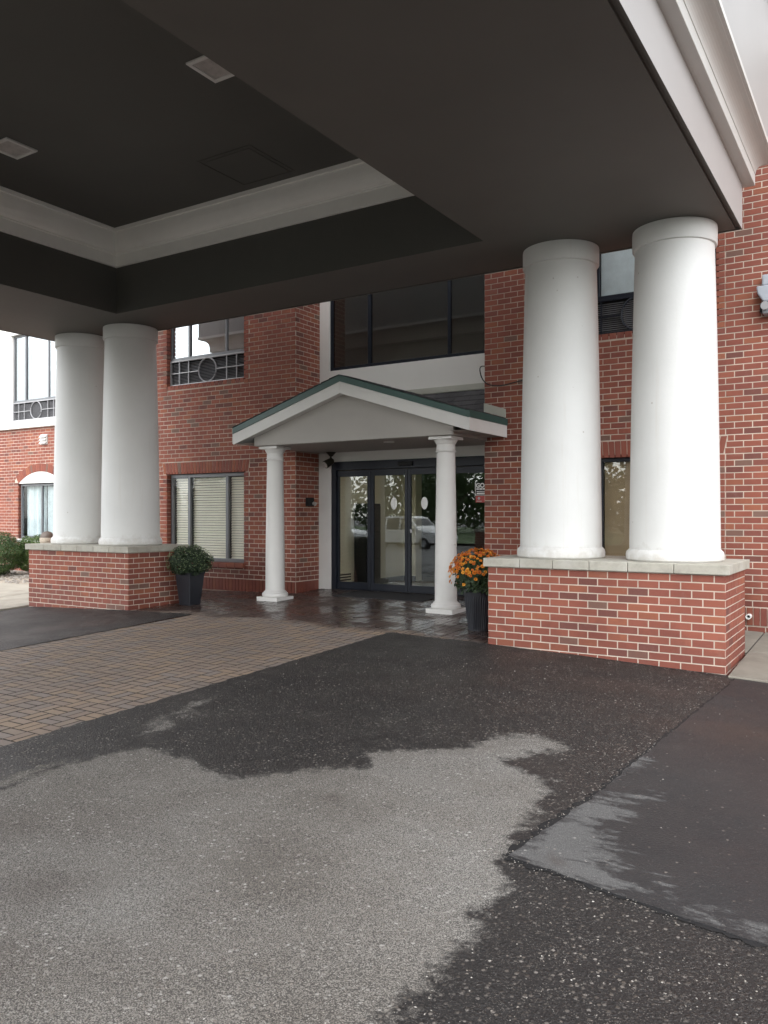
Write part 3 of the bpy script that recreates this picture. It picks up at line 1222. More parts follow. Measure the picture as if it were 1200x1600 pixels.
def emit_bricks(wall, bricks, y, sel, rest, dep=0.02, proud=0.004, axis='front', xface=0.0):
    """bricks: (u0,u1,z0,z1); those that sel() keeps become objects, the rest go into the joined mesh"""
    rng = random.Random(len(bricks))
    off = root_of(wall).location
    for (a, b, c, d) in bricks:
        jit = rng.uniform(-0.0012, 0.0012)
        if axis == 'front':
            wp = ((a + b) / 2, y - proud, (c + d) / 2)
        else:
            wp = (xface + proud, (a + b) / 2, (c + d) / 2)
        if sel(wp):
            me = brick_mesh(b - a, d - c, dep, wall.get('_m') and M['brick_bright'] or M['brick'], axis)
            if axis == 'front':
                instance('brick', me, wall, (a - off.x, y - proud + jit - off.y, c - off.z))
            else:
                instance('brick', me, wall, (xface + proud + jit - off.x, a - off.y, c - off.z))
        else:
            if axis == 'front':
                tf = lambda u, n, z, q=y - proud + jit: (u, q + n, z)
            else:
                tf = lambda u, n, z, q=xface + proud + jit: (q - n, u, z)
            brick_shape(rest, a, b, c, d, 0, dep, tf)


def strip_bricks(mb, x0, x1, z0, z1, y, dep=0.13, proud=0.009):
    k = 0
    z = ZREF + math.floor((z0 - ZREF) / BC + 0.5) * BC
    while z + BC < z1 + 0.03:
        brick_shape(mb, x0, x1, z + BJ / 2, z + BC - BJ / 2, 0, dep, lambda u, n, zz: (u, y - proud + n, zz))
        z += BC


def soldiers(mb, x0, x1, z0, z1, y, fan=0.0, dep=0.12, proud=0.006, st=BC):
    n = max(int(round((x1 - x0) / st)), 1)
    w = (x1 - x0) / n
    xm = (x0 + x1) / 2
    for i in range(n):
        a, b = x0 + i * w + BJ / 2, x0 + (i + 1) * w - BJ / 2
        sk = lambda x: fan * (x - xm) / ((x1 - x0) / 2)
        p = [(a, y - proud, z0), (b, y - proud, z0), (b, y + dep, z0), (a, y + dep, z0),
             (a + sk(a), y - proud, z1), (b + sk(b), y - proud, z1), (b + sk(b), y + dep, z1), (a + sk(a), y + dep, z1)]
        mb.hexa(p)


LW0, LW1 = -12.07, -10.08      # left bay of windows
RW0, RW1 = -4.00, -1.97        # right bay
LZ0, LZ1 = 0.70, 2.37          # lower window
UZ0, UZ1 = 4.10, 6.25          # upper window with louvre below
WTOP = 7.2


class Budget:
    n = 292


def visible_building(wp):
    px, py, d = proj(*wp)
    if not (-5 < px < 1205 and 0 < py < 1600) or Budget.n <= 0:
        return False
    ok = False
    if px > 1133 and 282 < py < 880:
        ok = True
    elif 757 < px < 815 and 440 < py < 868 and not (px < 792 and 635 < py < 685):
        ok = True
    if ok:
        Budget.n -= 1
    return ok


def brick_bay(x0, x1, win0, win1, name, edge_lo, right=False):
    wallmb = MB()
    holes = [(win0 - 0.04, win1 + 0.04, LZ0 - 0.04, LZ1 + 0.04), (win0 - 0.04, win1 + 0.04, UZ0 - 0.04, UZ1 + 0.04)]
    wall_backing(wallmb, x0, x1, -0.3, WTOP, WY, holes)
    wall = bw(name, wallmb, M['mortar'], hotel)
    S = 0.105
    hb = [rect_hole(win0 - S - BJ, win1 + S + BJ, LZ0 - 0.35, LZ1), rect_hole(win0 - S - BJ, win1 + S + BJ, UZ0 - 0.11, UZ1),
          fan_hole(win0 - 0.10, win1 + 0.10, LZ1, LZ1 + 0.226, 0.045)]
    bl = course_bricks(x0, x1, 0.415, WTOP, ZREF, hb, phase=x1 if right is False else x0)
    bl.sort(key=lambda b: -proj((b[0] + b[1]) / 2, WY, (b[2] + b[3]) / 2)[0])
    rest = MB()
    emit_bricks(wall, bl, WY, visible_building, rest)
    for w_ in (0, 1):
        a, b = (win0 - S - BJ / 2, win0 - BJ / 2) if w_ == 0 else (win1 + BJ / 2, win1 + S + BJ / 2)
        strip_bricks(rest, a, b, LZ0 - 0.25, LZ1 + 0.0, WY)
        strip_bricks(rest, a, b, UZ0 - 0.10, UZ1, WY)
    soldiers(rest, win0 - 0.10, win1 + 0.10, LZ1 + 0.006, LZ1 + 0.226, WY, fan=0.045)
    soldiers(rest, win0, win1, UZ0 - 0.088, UZ0 - 0.006, WY, st=0.1063)
    # header course under the lower window, projecting brick sill, soldier base course
    bl2 = course_bricks(win0 - S, win1 + S, 0.415, LZ0 - 0.09, ZREF, [])
    emit_bricks(wall, bl2, WY, lambda w: False, rest)
    soldiers(rest, win0 - 0.04, win1 + 0.04, LZ0 - 0.085, LZ0 - 0.004, WY - 0.03, dep=0.14, proud=0.035, st=BL)
    soldiers(rest, x0, x1, 0.185, 0.405, WY, proud=0.02, dep=0.1, st=BC)
    bl3 = course_bricks(x0, x1, -0.1, 0.178, ZREF, [])
    emit_bricks(wall, bl3, WY, lambda w: False, rest)
    part('brick', rest, M['brick'], wall, stuff=True)
    return wall


wall_r = brick_bay(EX1, 4.8, RW0, RW1, 'brick_wall', True, right=True)
wall_l = brick_bay(-13.3, EX0, LW0, LW1, 'brick_wall', True)

# return walls of the entrance recess and of the left end
mb = MB()
mb.quad((EX0, WY, -0.2), (EX0, DY, -0.2), (EX0, DY, WTOP), (EX0, WY, WTOP))
ret_mb2 = MB().quad((EX1, DY, -0.2), (EX1, WY, -0.2), (EX1, WY, WTOP), (EX1, DY, WTOP))
ret_mb3 = MB().quad((-13.3, 13.1, -0.2), (-13.3, WY, -0.2), (-13.3, WY, WTOP), (-13.3, 13.1, WTOP))
ret2 = bw('return_wall', ret_mb2, M['mortar'], hotel)
ret3 = bw('return_wall', ret_mb3, M['mortar'], hotel)
ret = bw('return_wall', mb, M['mortar'], hotel)
rest = MB()
bl = course_bricks(WY + 0.012, DY, 0.415, WTOP, ZREF, [], phase=WY + 0.012)
emit_bricks(ret, bl, 0, lambda w: False, rest, axis='side', xface=EX0)
n0 = len(rest.v)
k = int((DY - WY) / BC)
for i in range(k):
    a, b = WY + i * BC + BJ / 2, WY + (i + 1) * BC - BJ / 2
    rest.box(EX0 - 0.05, EX0 + 0.018, a, b, 0.185, 0.405)
part('brick', rest, M['brick'], ret, stuff=True)
rest = MB()
for (a, b, c, d) in bl:
    brick_shape(rest, -b, -a, c, d, 0, 0.02, lambda u, n, z: (EX1 - 0.006 + n, -u, z))
part('brick', rest, M['brick'], ret2, stuff=True)
rest = MB()
for (a, b, c, d) in course_bricks(WY, 13.1, -0.1, WTOP, ZREF, []):
    brick_shape(rest, a, b, c, d, 0, 0.02, lambda u, n, z: (-13.3 - 0.006 + n, u, z))
part('brick', rest, M['brick'], ret3, stuff=True)


# window builder ------------------------------------------------------------
def room(x0, x1, z0, z1, y0, dep, parent, mat, name='room_wall'):
    m = MB()
    y1 = y0 + dep
    e = 0.3
    m.quad((x0 - e, y1, z0 - e), (x1 + e, y1, z0 - e), (x1 + e, y1, z1 + e), (x0 - e, y1, z1 + e))
    m.quad((x0 - e, y0, z0 - e), (x0 - e, y1, z0 - e), (x0 - e, y1, z1 + e), (x0 - e, y0, z1 + e))
    m.quad((x1 + e, y0, z0 - e), (x1 + e, y0, z1 + e), (x1 + e, y1, z1 + e), (x1 + e, y1, z0 - e))
    m.quad((x0 - e, y0, z1 + e), (x0 - e, y1, z1 + e), (x1 + e, y1, z1 + e), (x1 + e, y0, z1 + e))
    m.quad((x0 - e, y0, z0 - e), (x1 + e, y0, z0 - e), (x1 + e, y1, z0 - e), (x0 - e, y1, z0 - e))
    return part(name, m, mat, parent)


def frame_mb(x0, x1, z0, z1, y, muls, fw=0.05, dep=0.06, top=None):
    m = MB()
    t = top or fw
    m.box(x0, x0 + fw, y, y + dep, z0, z1)
    m.box(x1 - fw, x1, y, y + dep, z0, z1)
    m.box(x0 + fw, x1 - fw, y, y + dep, z0, z0 + fw)
    m.box(x0 + fw, x1 - fw, y, y + dep, z1 - t, z1)
    for q in muls:
        m.box(q - fw * 0.5, q + fw * 0.5, y + 0.002, y + dep - 0.002, z0 + fw, z1 - t)
    return m


def window(x0, x1, z0, z1, y, muls, mat, glass, blind=None, label=None, fw=0.05, roommat='dark_interior'):
    w = part('window', frame_mb(x0, x1, z0, z1, y, muls, fw), mat, hotel, label, bevel=0.004)
    ed = [x0 + fw] + [v for q in muls for v in (q - fw * 0.5, q + fw * 0.5)] + [x1 - fw]
    for i in range(0, len(ed), 2):
        m = MB()
        yo = 0.022 + 0.012 * ((i // 2) % 2)
        m.box(ed[i] - 0.004, ed[i + 1] + 0.004, y + yo, y + yo + 0.006, z0 + fw - 0.004, z1 - fw + 0.004)
        part('pane', m, glass, w)
        if blind == 'slats':
            m = MB()
            st = 0.048
            k = int((z1 - z0 - 2 * fw) / st)
            for s in range(k):
                zz = z0 + fw + s * st
                p = [(ed[i] + 0.008, y + 0.075, zz), (ed[i + 1] - 0.008, y + 0.075, zz), (ed[i + 1] - 0.008, y + 0.078, zz - 0.002), (ed[i] + 0.008, y + 0.078, zz - 0.002),
                     (ed[i] + 0.008, y + 0.093, zz + 0.039), (ed[i + 1] - 0.008, y + 0.093, zz + 0.039), (ed[i + 1] - 0.008, y + 0.096, zz + 0.037), (ed[i] + 0.008, y + 0.096, zz + 0.037)]
                m.hexa(p)
            part('blind', m, M['blind'], w)
        elif blind == 'tan':
            m = MB(); m.box(ed[i] + 0.004, ed[i + 1] - 0.004, y + 0.085, y + 0.09, z0 + fw, z1 - 0.01)
            part('roller_shade', m, M['tan'], w)
        elif blind == 'shade':
            m = MB(); m.box(ed[i] + 0.004, ed[i + 1] - 0.004, y + 0.085, y + 0.09, z0 + fw, z1 - 0.01)
            part('roller_shade', m, M['curtain'], w)
        elif blind == 'curtain':
            m = MB()
            n = 40
            vs = []
            for s in range(n + 1):
                xx = ed[i] + (ed[i + 1] - ed[i]) * s / n
                yy = y + 0.16 + 0.02 * math.sin(s * 1.3) + 0.008 * math.sin(s * 3.1)
                vs += [(xx, yy, z0 + fw), (xx, yy, z1)]
            m.add(vs, [(2 * s, 2 * s + 2, 2 * s + 3, 2 * s + 1) for s in range(n)])
            part('curtain', m, M['curtain'], w, smooth=True)
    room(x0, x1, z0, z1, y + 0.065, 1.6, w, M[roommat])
    return w


def louvre(x0, x1, z0, z1, y, bar, label=None):
    fw = 0.03
    w = part('grille', frame_mb(x0, x1, z0, z1, y, [], fw, 0.05), bar, hotel, label, bevel=0.003)
    m = MB()
    k = int((z1 - z0 - 2 * fw) / 0.028)
    for s in range(k):
        zz = z0 + fw + s * 0.028
        m.hexa([(x0 + fw, y + 0.03, zz), (x1 - fw, y + 0.03, zz), (x1 - fw, y + 0.034, zz), (x0 + fw, y + 0.034, zz),
                (x0 + fw, y + 0.058, zz + 0.020), (x1 - fw, y + 0.058, zz + 0.020), (x1 - fw, y + 0.062, zz + 0.020), (x0 + fw, y + 0.062, zz + 0.020)])
    part('louvre', m, M['louvre'], w)
    m = MB()
    m.box(x0, x1, y + 0.09, y + 0.1, z0, z1)
    part('back_panel', m, M['black'], w)
    xm, zm, rr = (x0 + x1) / 2, (z0 + z1) / 2, (z1 - z0) / 2 - fw * 0.7
    m = MB()
    pts = [(xm + rr * math.cos(a), y + 0.012, zm + rr * math.sin(a)) for a in [2 * math.pi * i / 40 for i in range(41)]]
    m.tube(pts, 0.014, 6)
    part('grille_ring', m, bar, w, smooth=True)
    for a, b in ((x0 + fw, xm - rr), (xm + rr, x1 - fw)):
        m = MB(); m.box(a, b, y + 0.006, y + 0.024, zm - 0.009, zm + 0.009)
        part('grille_bar', m, bar, w)
    for q in (0.125, 0.25, 0.75, 0.875):
        xx = x0 + (x1 - x0) * q
        m = MB(); m.box(xx - 0.008, xx + 0.008, y + 0.004, y + 0.026, z0 + fw, z1 - fw)
        part('grille_bar', m, bar, w)
    return w


WR = WY + 0.085
lw = LW1 - LW0
window(LW0, LW1, LZ0, LZ1, WR, [LW0 + 0.50, LW1 - 0.50], M['frame_lit'], M['glass_win'], 'slats', 'ground floor window with cream slatted blinds', 0.065)
window(LW0, LW1, 4.60, UZ1, WR, [LW0 + 0.50, LW1 - 0.52], M['frame_lit'], M['glass_tint'], None, 'upper floor window over the grey round grille')
louvre(LW0, LW1, UZ0, 4.597, WR - 0.02, M['frame_light'])
rwd = window(RW0, RW1, LZ0, LZ1, WR, [RW0 + 0.50, RW1 - 0.50], M['frame_dark'], M['glass_half'], 'tan', 'ground floor window seen between the white columns', 0.05)
window(RW0, RW1, 4.60, UZ1, WR, [RW0 + 0.45, RW1 - 0.45], M['frame_dark'], M['glass_win'], 'shade', 'upper floor window seen between the white columns')
louvre(RW0, RW1, UZ0, 4.597, WR - 0.02, M['frame_dark'])

# recessed entrance wall ---------------------------------------------------
ent = MB()
HX0, HX1 = -8.60, -5.44
HZ0, HZ1 = 0.20, 2.53
OZ0 = 4.18
OX0, OX1 = -8.66, -5.40
wall_backing(ent, EX0, EX1, -0.1, WTOP, DY, [(HX0, HX1, -0.1, HZ1), (OX0, OX1, OZ0, 6.3)], 0.10)
wall_e = bw('stucco_wall', ent, M['white'], hotel, label='white stucco wall of the entrance recess')
mb = MB()
mb.box(EX0 + 0.004, HX0 - 0.004, DY - 0.03, DY - 0.001, 0.15, 2.695)
part('door_casing', mb, M['trim'], hotel)
window(OX0, OX1, OZ0, 6.3, DY + 0.03, [-7.82, -6.24], M['frame_dark'], M['glass_dark'], None, 'wide dark window over the entrance porch', 0.06, roommat='gable')  # lighter room walls put a haze into the dark glass

door = MB()
fy0, fy1 = DY - 0.02, DY + 0.10
door.box(HX0, HX0 + 0.09, fy0, fy1, HZ0, HZ1)
door.box(HX1 - 0.09, HX1, fy0, fy1, HZ0, HZ1)
door.box(HX0 + 0.09, HX1 - 0.09, fy0 - 0.03, fy1, HZ1 - 0.15, HZ1)
door.box(HX0 + 0.09, HX1 - 0.09, fy0 + 0.01, fy1 - 0.01, HZ0, HZ0 + 0.06)
for q in (-7.79, -6.22):
    door.box(q - 0.035, q + 0.035, fy0, fy1 - 0.01, HZ0 + 0.06, HZ1 - 0.15)
entrance = part('entrance_door', door, M['frame_dark'], hotel, bevel=0.004)


def leaf(x0, x1, y, name, fw=0.055, glassm='glass_door'):
    z0, z1 = HZ0 + 0.065, HZ1 - 0.155
    m = MB()
    m.box(x0, x0 + fw, y, y + 0.045, z0, z1)
    m.box(x1 - fw, x1, y, y + 0.045, z0, z1)
    m.box(x0 + fw, x1 - fw, y, y + 0.045, z0, z0 + 0.12)
    m.box(x0 + fw, x1 - fw, y, y + 0.045, z1 - 0.11, z1)
    part(name, m, M['frame_dark'], entrance, bevel=0.003)
    g = MB()
    g.box(x0 + fw - 0.004, x1 - fw + 0.004, y + 0.018, y + 0.026, z0 + 0.116, z1 - 0.106)
    part('pane', g, M[glassm], entrance)


leaf(HX0 + 0.092, -7.827, DY + 0.035, 'side_panel', 0.035)
leaf(-7.753, -7.012, DY - 0.012, 'door_leaf')
leaf(-7.006, -6.257, DY - 0.012, 'door_leaf')
leaf(-6.183, HX1 - 0.092, DY + 0.035, 'side_panel', 0.035)
m = MB()
m.box(-7.16, -6.88, fy0 - 0.075, fy0 - 0.031, HZ1 - 0.115, HZ1 - 0.045)
part('motion_sensor', m, M['black'], entrance, bevel=0.008)
m = MB()
m.box(-6.95, -6.91, DY - 0.03, DY - 0.0125, 1.28, 1.34)
part('lock', m, M['frame_light'], entrance, bevel=0.004)
m = MB()
m.box(HX0, HX1, fy0 - 0.06, fy1 + 0.05, 0.10, HZ0 - 0.001)
part('threshold', m, M['flash'], entrance)

# lobby behind the doors
IX0, IX1, IY0, IY1 = -8.75, -5.30, DY + 0.115, 14.6
m = MB()
m.quad((IX0, IY0, 0.2), (IX0, IY1, 0.2), (IX0, IY1, 2.75), (IX0, IY0, 2.75))
m.quad((IX1, IY0, 0.2), (IX1, IY0, 2.75), (IX1, IY1 + 3.2, 2.75), (IX1, IY1 + 3.2, 0.2))
m.quad((IX0, IY1, 0.2), (-8.45, IY1, 0.2), (-8.45, IY1, 2.75), (IX0, IY1, 2.75))
m.quad((-8.45, IY1, 0.2), (-8.45, IY1 + 0.25, 0.2), (-8.45, IY1 + 0.25, 2.75), (-8.45, IY1, 2.75))
m.quad((IX0, IY0, 2.75), (IX0, IY1, 2.75), (IX1, IY1, 2.75), (IX1, IY0, 2.75))
m.quad((-8.45, IY1, 2.45), (IX1, IY1, 2.45), (IX1, IY1, 2.75), (-8.45, IY1, 2.75))
part('vestibule_wall', m, M['beige'], hotel)
m = MB()
m.quad((-9.5, 17.8, 0.2), (IX1, 17.8, 0.2), (IX1, 17.8, 2.75), (-9.5, 17.8, 2.75))
m.quad((-9.5, IY1 + 0.25, 0.2), (-9.5, 17.8, 0.2), (-9.5, 17.8, 2.75), (-9.5, IY1 + 0.25, 2.75))
m.quad((-9.5, IY1 + 0.25, 2.75), (-9.5, 17.8, 2.75), (IX1, 17.8, 2.75), (IX1, IY1 + 0.25, 2.75))
m.quad((-9.5, IY1 + 0.25, 0.2), (-9.5, IY1 + 0.25, 2.75), (-8.45, IY1 + 0.25, 2.75), (-8.45, IY1 + 0.25, 0.2))
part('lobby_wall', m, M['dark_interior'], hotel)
m = MB()
for i in range(8):
    for j in range(13):
        a, b = -9.5 + i * 0.53, -9.5 + (i + 1) * 0.53 - 0.008
        c, d = DY + 0.16 + j * 0.45, DY + 0.16 + (j + 1) * 0.45 - 0.008
        if d < IY1 and a < IX0 - 0.3:
            continue
        m.box(a, min(b, IX1), c, min(d, 17.8), 0.17, 0.205)
part('floor_tile', m, M['tile'], hotel)
m = MB()
m.box(IX0, IX0 + 0.02, IY0, IY1, 0.206, 0.31)
m.box(IX0 + 0.02, -8.45, IY1 - 0.02, IY1, 0.206, 0.31)
part('baseboard', m, M['dark_interior'], hotel)
t = thing('added_ceiling_lamp', (-7.6, 13.1, 2.745), 'flat ceiling lamp added to brighten the vestibule behind the glass doors', 'lamp')  # lamp added to light the vestibule
m = MB(); m.box(-7.95, -7.25, 12.8, 13.4, 2.715, 2.744); part('frame', m, M['trim'], t)
m = MB(); m.box(-7.92, -7.28, 12.83, 13.37, 2.705, 2.7145)
lm, ln, lb, lo_ = newmat('lit_diffuser')
lb.inputs['Emission Color'].default_value = (1.0, 0.93, 0.80, 1)
lb.inputs['Emission Strength'].default_value = 1.1
part('diffuser', m, lm, t)
# dark tall cabinet and reception desk inside
t = thing('display_cabinet', (-8.5, 13.0, 0.206), 'dark tall cabinet standing against the beige lobby wall behind the left door', 'cabinet')
m = MB(); m.box(-8.73, -8.45, 12.74, 13.24, 0.206, 1.80); part('case', m, M['black'], t, bevel=0.01)
for i in range(3):
    m = MB(); m.box(-8.448, -8.432, 12.76, 13.22, 0.25 + i * 0.51, 0.74 + i * 0.51); part('drawer', m, M['dark_interior'], t, bevel=0.006)
t = thing('reception_desk', (-6.2, 16.6, 0.206), 'dark reception desk in the dim lobby behind the right glass door', 'desk')
m = MB(); m.box(-7.2, -5.4, 16.3, 16.9, 0.206, 1.25); part('desk_body', m, M['bronze'], t, bevel=0.01)
m = MB(); m.box(-7.3, -5.35, 16.2, 17.0, 1.252, 1.30); part('desk_top', m, M['stone'], t, bevel=0.01)
t = thing('baseboard_heater', (IX0 + 0.05, 12.3, 0.31), 'low beige baseboard heater with grille slots inside the left side panel', 'heater')
m = MB(); m.box(IX0 + 0.002, IX0 + 0.085, 12.02, 12.58, 0.315, 0.52); part('heater_case', m, M['beige'], t, bevel=0.006)
for i in range(3):
    m = MB(); m.box(IX0 + 0.084, IX0 + 0.09, 12.06, 12.54, 0.36 + i * 0.05, 0.385 + i * 0.05); part('slot', m, M['black'], t)

# left wing ------------------------------------------------------------------
GY = 13.1
GX0, GX1 = -25.5, -13.3
AX0, AX1 = -19.85, -18.0
m = MB()
ax_holes = [(AX0 - 0.04, AX1 + 0.04, 0.90, 2.44)]
wall_backing(m, GX0, GX1, -0.3, 3.90, GY, ax_holes, 0.16)
wingw = bw('brick_wall', m, M['mortar'], hotel, label='brick ground floor wall of the left wing')
ARC_C = (AX0 + AX1) / 2
HALF = (AX1 - AX0) / 2
RISE = 0.30
AR = (HALF ** 2 + RISE ** 2) / (2 * RISE)
ACZ = 2.42 + RISE - AR


def arch_hole(za, zb):
    out = []
    if za < 2.42 and zb > 0.93:
        out.append((AX0 - 0.005, AX1 + 0.005))
    elif zb > 2.42:
        zz = zb
        RO = AR + 0.225
        if zz < ACZ + RO:
            h = math.sqrt(max(RO ** 2 - (zz - ACZ) ** 2, 0))
            lim = HALF + 0.17
            h = min(h, lim)
            out.append((ARC_C - h, ARC_C + h))
    return out


rest = MB()
emit_bricks(wingw, course_bricks(GX0, GX1, 0.0, 3.87, ZREF, [arch_hole]), GY, lambda w: False, rest, dep=0.1)
a0 = math.asin(HALF / AR)
nv = 29
for i in range(nv):
    t0, t1 = -a0 + 2 * a0 * (i + 0.06) / nv, -a0 + 2 * a0 * (i + 0.94) / nv
    p = []
    for yy in (GY - 0.01, GY + 0.12):
        for (rr, tt) in ((AR + 0.004, t0), (AR + 0.004, t1), (AR + 0.212, t1), (AR + 0.212, t0)):
            p.append((ARC_C + rr * math.sin(tt), yy, ACZ + rr * math.cos(tt)))
    rest.add(p, [(0, 1, 2, 3), (7, 6, 5, 4), (0, 4, 5, 1), (1, 5, 6, 2), (2, 6, 7, 3), (3, 7, 4, 0)])
part('brick', rest, M['brick'], wingw, stuff=True)
m = MB()
ap = [(ARC_C + AR * math.sin(-a0 + 2 * a0 * i / 20), ACZ + AR * math.cos(-a0 + 2 * a0 * i / 20)) for i in range(21)]
m.prism(ap, GY - 0.004, GY + 0.05)
part('arch_panel', m, M['trim'], wingw)
window(AX0, AX1, 0.97, 2.40, GY + 0.06, [-18.95], M['frame_lit'], M['glass_win'], 'curtain', 'arched ground floor window of the left wing')
m = MB(); m.box(AX0 - 0.03, AX1 + 0.03, GY - 0.05, GY + 0.1, 0.87, 0.95); part('window_sill', m, M['trim'], wingw)
m = MB(); m.box(GX0, GX1, GY - 0.09, GY + 0.02, 3.88, 4.09); part('band_course', m, M['white'], hotel, bevel=0.01)
m = MB()
VX0, VX1 = -20.15, -18.15
wall_backing(m, GX0, GX1, 4.09, WTOP, GY, [(VX0, VX1, 4.10, 6.40)], 0.16)
bw('stucco_wall', m, M['white'], hotel, label='white stucco upper wall of the left wing')
window(VX0, VX1, 4.60, 6.40, GY + 0.05, [VX0 + 0.52, VX1 - 0.5], M['frame_lit'], M['glass_sky'], 'curtain', 'upper floor window in the white wall of the left wing')
louvre(VX0, VX1, 4.10, 4.597, GY + 0.02, M['frame_light'])
m = MB()
m.box(VX0 - 0.06, VX1 + 0.06, GY - 0.05, GY - 0.001, 6.40, 6.48)
m.prism([(VX0 - 0.06, 6.481), (VX1 + 0.06, 6.481), ((VX0 + VX1) / 2, 6.86)], GY - 0.04, GY - 0.002)
part('window_head', m, M['trim'], hotel)
# closed mass of the building: back, sides, roof
m = MB()
m.quad((GX0, GY, -0.3), (GX0, 26, -0.3), (GX0, 26, WTOP), (GX0, GY, WTOP))
m.quad((4.8, WY, -0.3), (4.8, WY, WTOP), (4.8, 26, WTOP), (4.8, 26, -0.3))
m.quad((GX0, 26, -0.3), (4.8, 26, -0.3), (4.8, 26, WTOP), (GX0, 26, WTOP))
part('outer_wall', m, M['brick'], hotel)
m = MB()
m.box(GX0 - 0.3, -13.0, GY - 0.3, 26.3, WTOP, WTOP + 0.25)
m.box(-13.0, 5.1, WY - 0.3, 26.3, WTOP + 0.001, WTOP + 0.251)
part('roof', m, M['trim'], hotel)

# ------------------------------------------------------------------ pedestals and columns
def pedestal(name, x0, x1, y0, y1, label, group, detail, vis_side):
    t = thing(name, ((x0 + x1) / 2, (y0 + y1) / 2, 0), label, 'pedestal', group)
    m = MB()
    e = 0.004
    m.box(x0 + e, x1 - e, y0 + e, y1 - e, -0.2, 0.985)
    core = part('mortar_core', m, M['mortar'], t)
    core['_m'] = 1
    zr = 0.985 - 14 * BC
    rest = MB()
    sel = (lambda w: True) if detail else (lambda w: False)
    fr = course_bricks(x0, x1, zr, 0.985, zr, [], phase=x0)
    emit_bricks(core, fr, y0 + e, sel, rest)
    sd_ = course_bricks(y0 + 0.021, y1 - 0.001, zr, 0.985, zr, [], phase=y0 + BL / 2)
    emit_bricks(core, sd_, 0, sel, rest, axis='side', xface=x1 - e)
    for (a, b, c, d) in sd_:
        brick_shape(rest, -b, -a, c, d, 0, 0.02, lambda u, n, z: (x0 + n, -u, z))
    for (a, b, c, d) in fr:
        brick_shape(rest, -b, -a, c, d, 0, 0.02, lambda u, n, z: (-u, y1 - n, z))
    part('brick', rest, M['brick_bright'], core, stuff=True)
    del core['_m']
    cuts = [0, 0.17, 0.315, 0.47, 0.625, 0.80, 1.0] if detail else [0, 0.5, 1]
    lo, hi = x0 - 0.045, x1 + 0.045
    if x0 < XC:
        cuts = [1 - c for c in cuts][::-1]
    for i in range(len(cuts) - 1):
        m = MB()
        m.box(lo + (hi - lo) * cuts[i] + 0.003, lo + (hi - lo) * cuts[i + 1] - 0.003, y0 - 0.045, y1 + 0.045, 0.990, 1.088)
        part('coping_stone', m, M['stone'], t, bevel=0.007)
    return t


PG = 'brick pedestals carrying the canopy columns'
pedestal('brick_pedestal', PXR0, PXR1, PY0, PY1, 'right brick pedestal with stone coping beside the orange mum pot', PG, True, 'r')
pedestal('brick_pedestal', PXL0, PXL1, PY0, PY1, 'left brick pedestal with stone coping beside the green mum pot', PG, True, 'r')
FY = 3.17 * 2 - 9.1      # the front pair of columns mirrors the rear pair
pedestal('brick_pedestal', PXR0, PXR1, FY - 0.6, FY + 0.6, 'right front brick pedestal of the canopy, behind the viewer', PG, False, 'r')
pedestal('brick_pedestal', PXL0, PXL1, FY - 0.6, FY + 0.6, 'left front brick pedestal of the canopy, behind the viewer', PG, False, 'r')

SOF = 4.66


def big_column(x, y, label):
    t = thing('column', (x, y, 1.09), label, 'column', 'tall white canopy columns')
    m = MB()
    m.lathe([(0.49, 1.09), (0.503, 1.105), (0.505, 1.15), (0.497, 1.185), (0.475, 1.205), (0.473, 1.212)], x, y, 72)
    part('base_ring', m, M['column'], t, smooth=True)
    pr = []
    for i in range(25):
        s = i / 24
        r = 0.468 - 0.060 * (0.55 * s + 0.45 * s * s)
        pr.append((r, 1.2125 + (SOF - 0.2125 - 1.2125) * s))
    m = MB()
    m.lathe(pr, x, y, 72)
    part('shaft', m, M['column'], t, smooth=True)
    m = MB()
    m.lathe([(0.412, SOF - 0.212), (0.430, SOF - 0.208), (0.436, SOF - 0.198), (0.437, SOF - 0.03), (0.434, SOF - 0.004), (0.42, SOF - 0.002)], x, y, 72)
    part('cap_ring', m, M['column'], t, smooth=True)
    return t


C0 = big_column(-3.31, 9.10, 'white column on right pedestal, its left one nearer the doors')
for x, y, lab in ((-2.03, 9.10, 'white column on right pedestal, outer one beside the bright fascia'),
                  (-10.72, 9.10, 'white column on left pedestal, its right one nearer the doors'),
                  (-11.97, 9.10, 'white column on left pedestal, outer one beside the white wing'),
                  (-3.31, FY, 'white front column on right front pedestal, inner one'), (-2.03, FY, 'white front column on right front pedestal, outer one'),
                  (-10.72, FY, 'white front column on left front pedestal, inner one'), (-11.97, FY, 'white front column on left front pedestal, outer one')):
    c = copy_tree(C0)
    c.location = (x, y, 1.09)
    c['label'] = lab

# ------------------------------------------------------------------ canopy
KX0, KX1, KY0, KY1 = -12.63, -1.40, -3.10, 9.45
TX0, TX1, TY0, TY1 = -10.09, -3.92, -1.95, 8.29
canopy = thing('entrance_canopy', (XC, 3.17, SOF), 'large drive-through canopy with dark tray ceiling and white cornice', 'canopy')


def ring(mb, outer, inner, z, down=True):
    (a0, a1, b0, b1), (c0, c1, d0, d1) = outer, inner
    o = [(a0, b0, z), (a1, b0, z), (a1, b1, z), (a0, b1, z)]
    i = [(c0, d0, z), (c1, d0, z), (c1, d1, z), (c0, d1, z)]
    for k in range(4):
        n = (k + 1) % 4
        mb.quad(o[k], i[k], i[n], o[n])


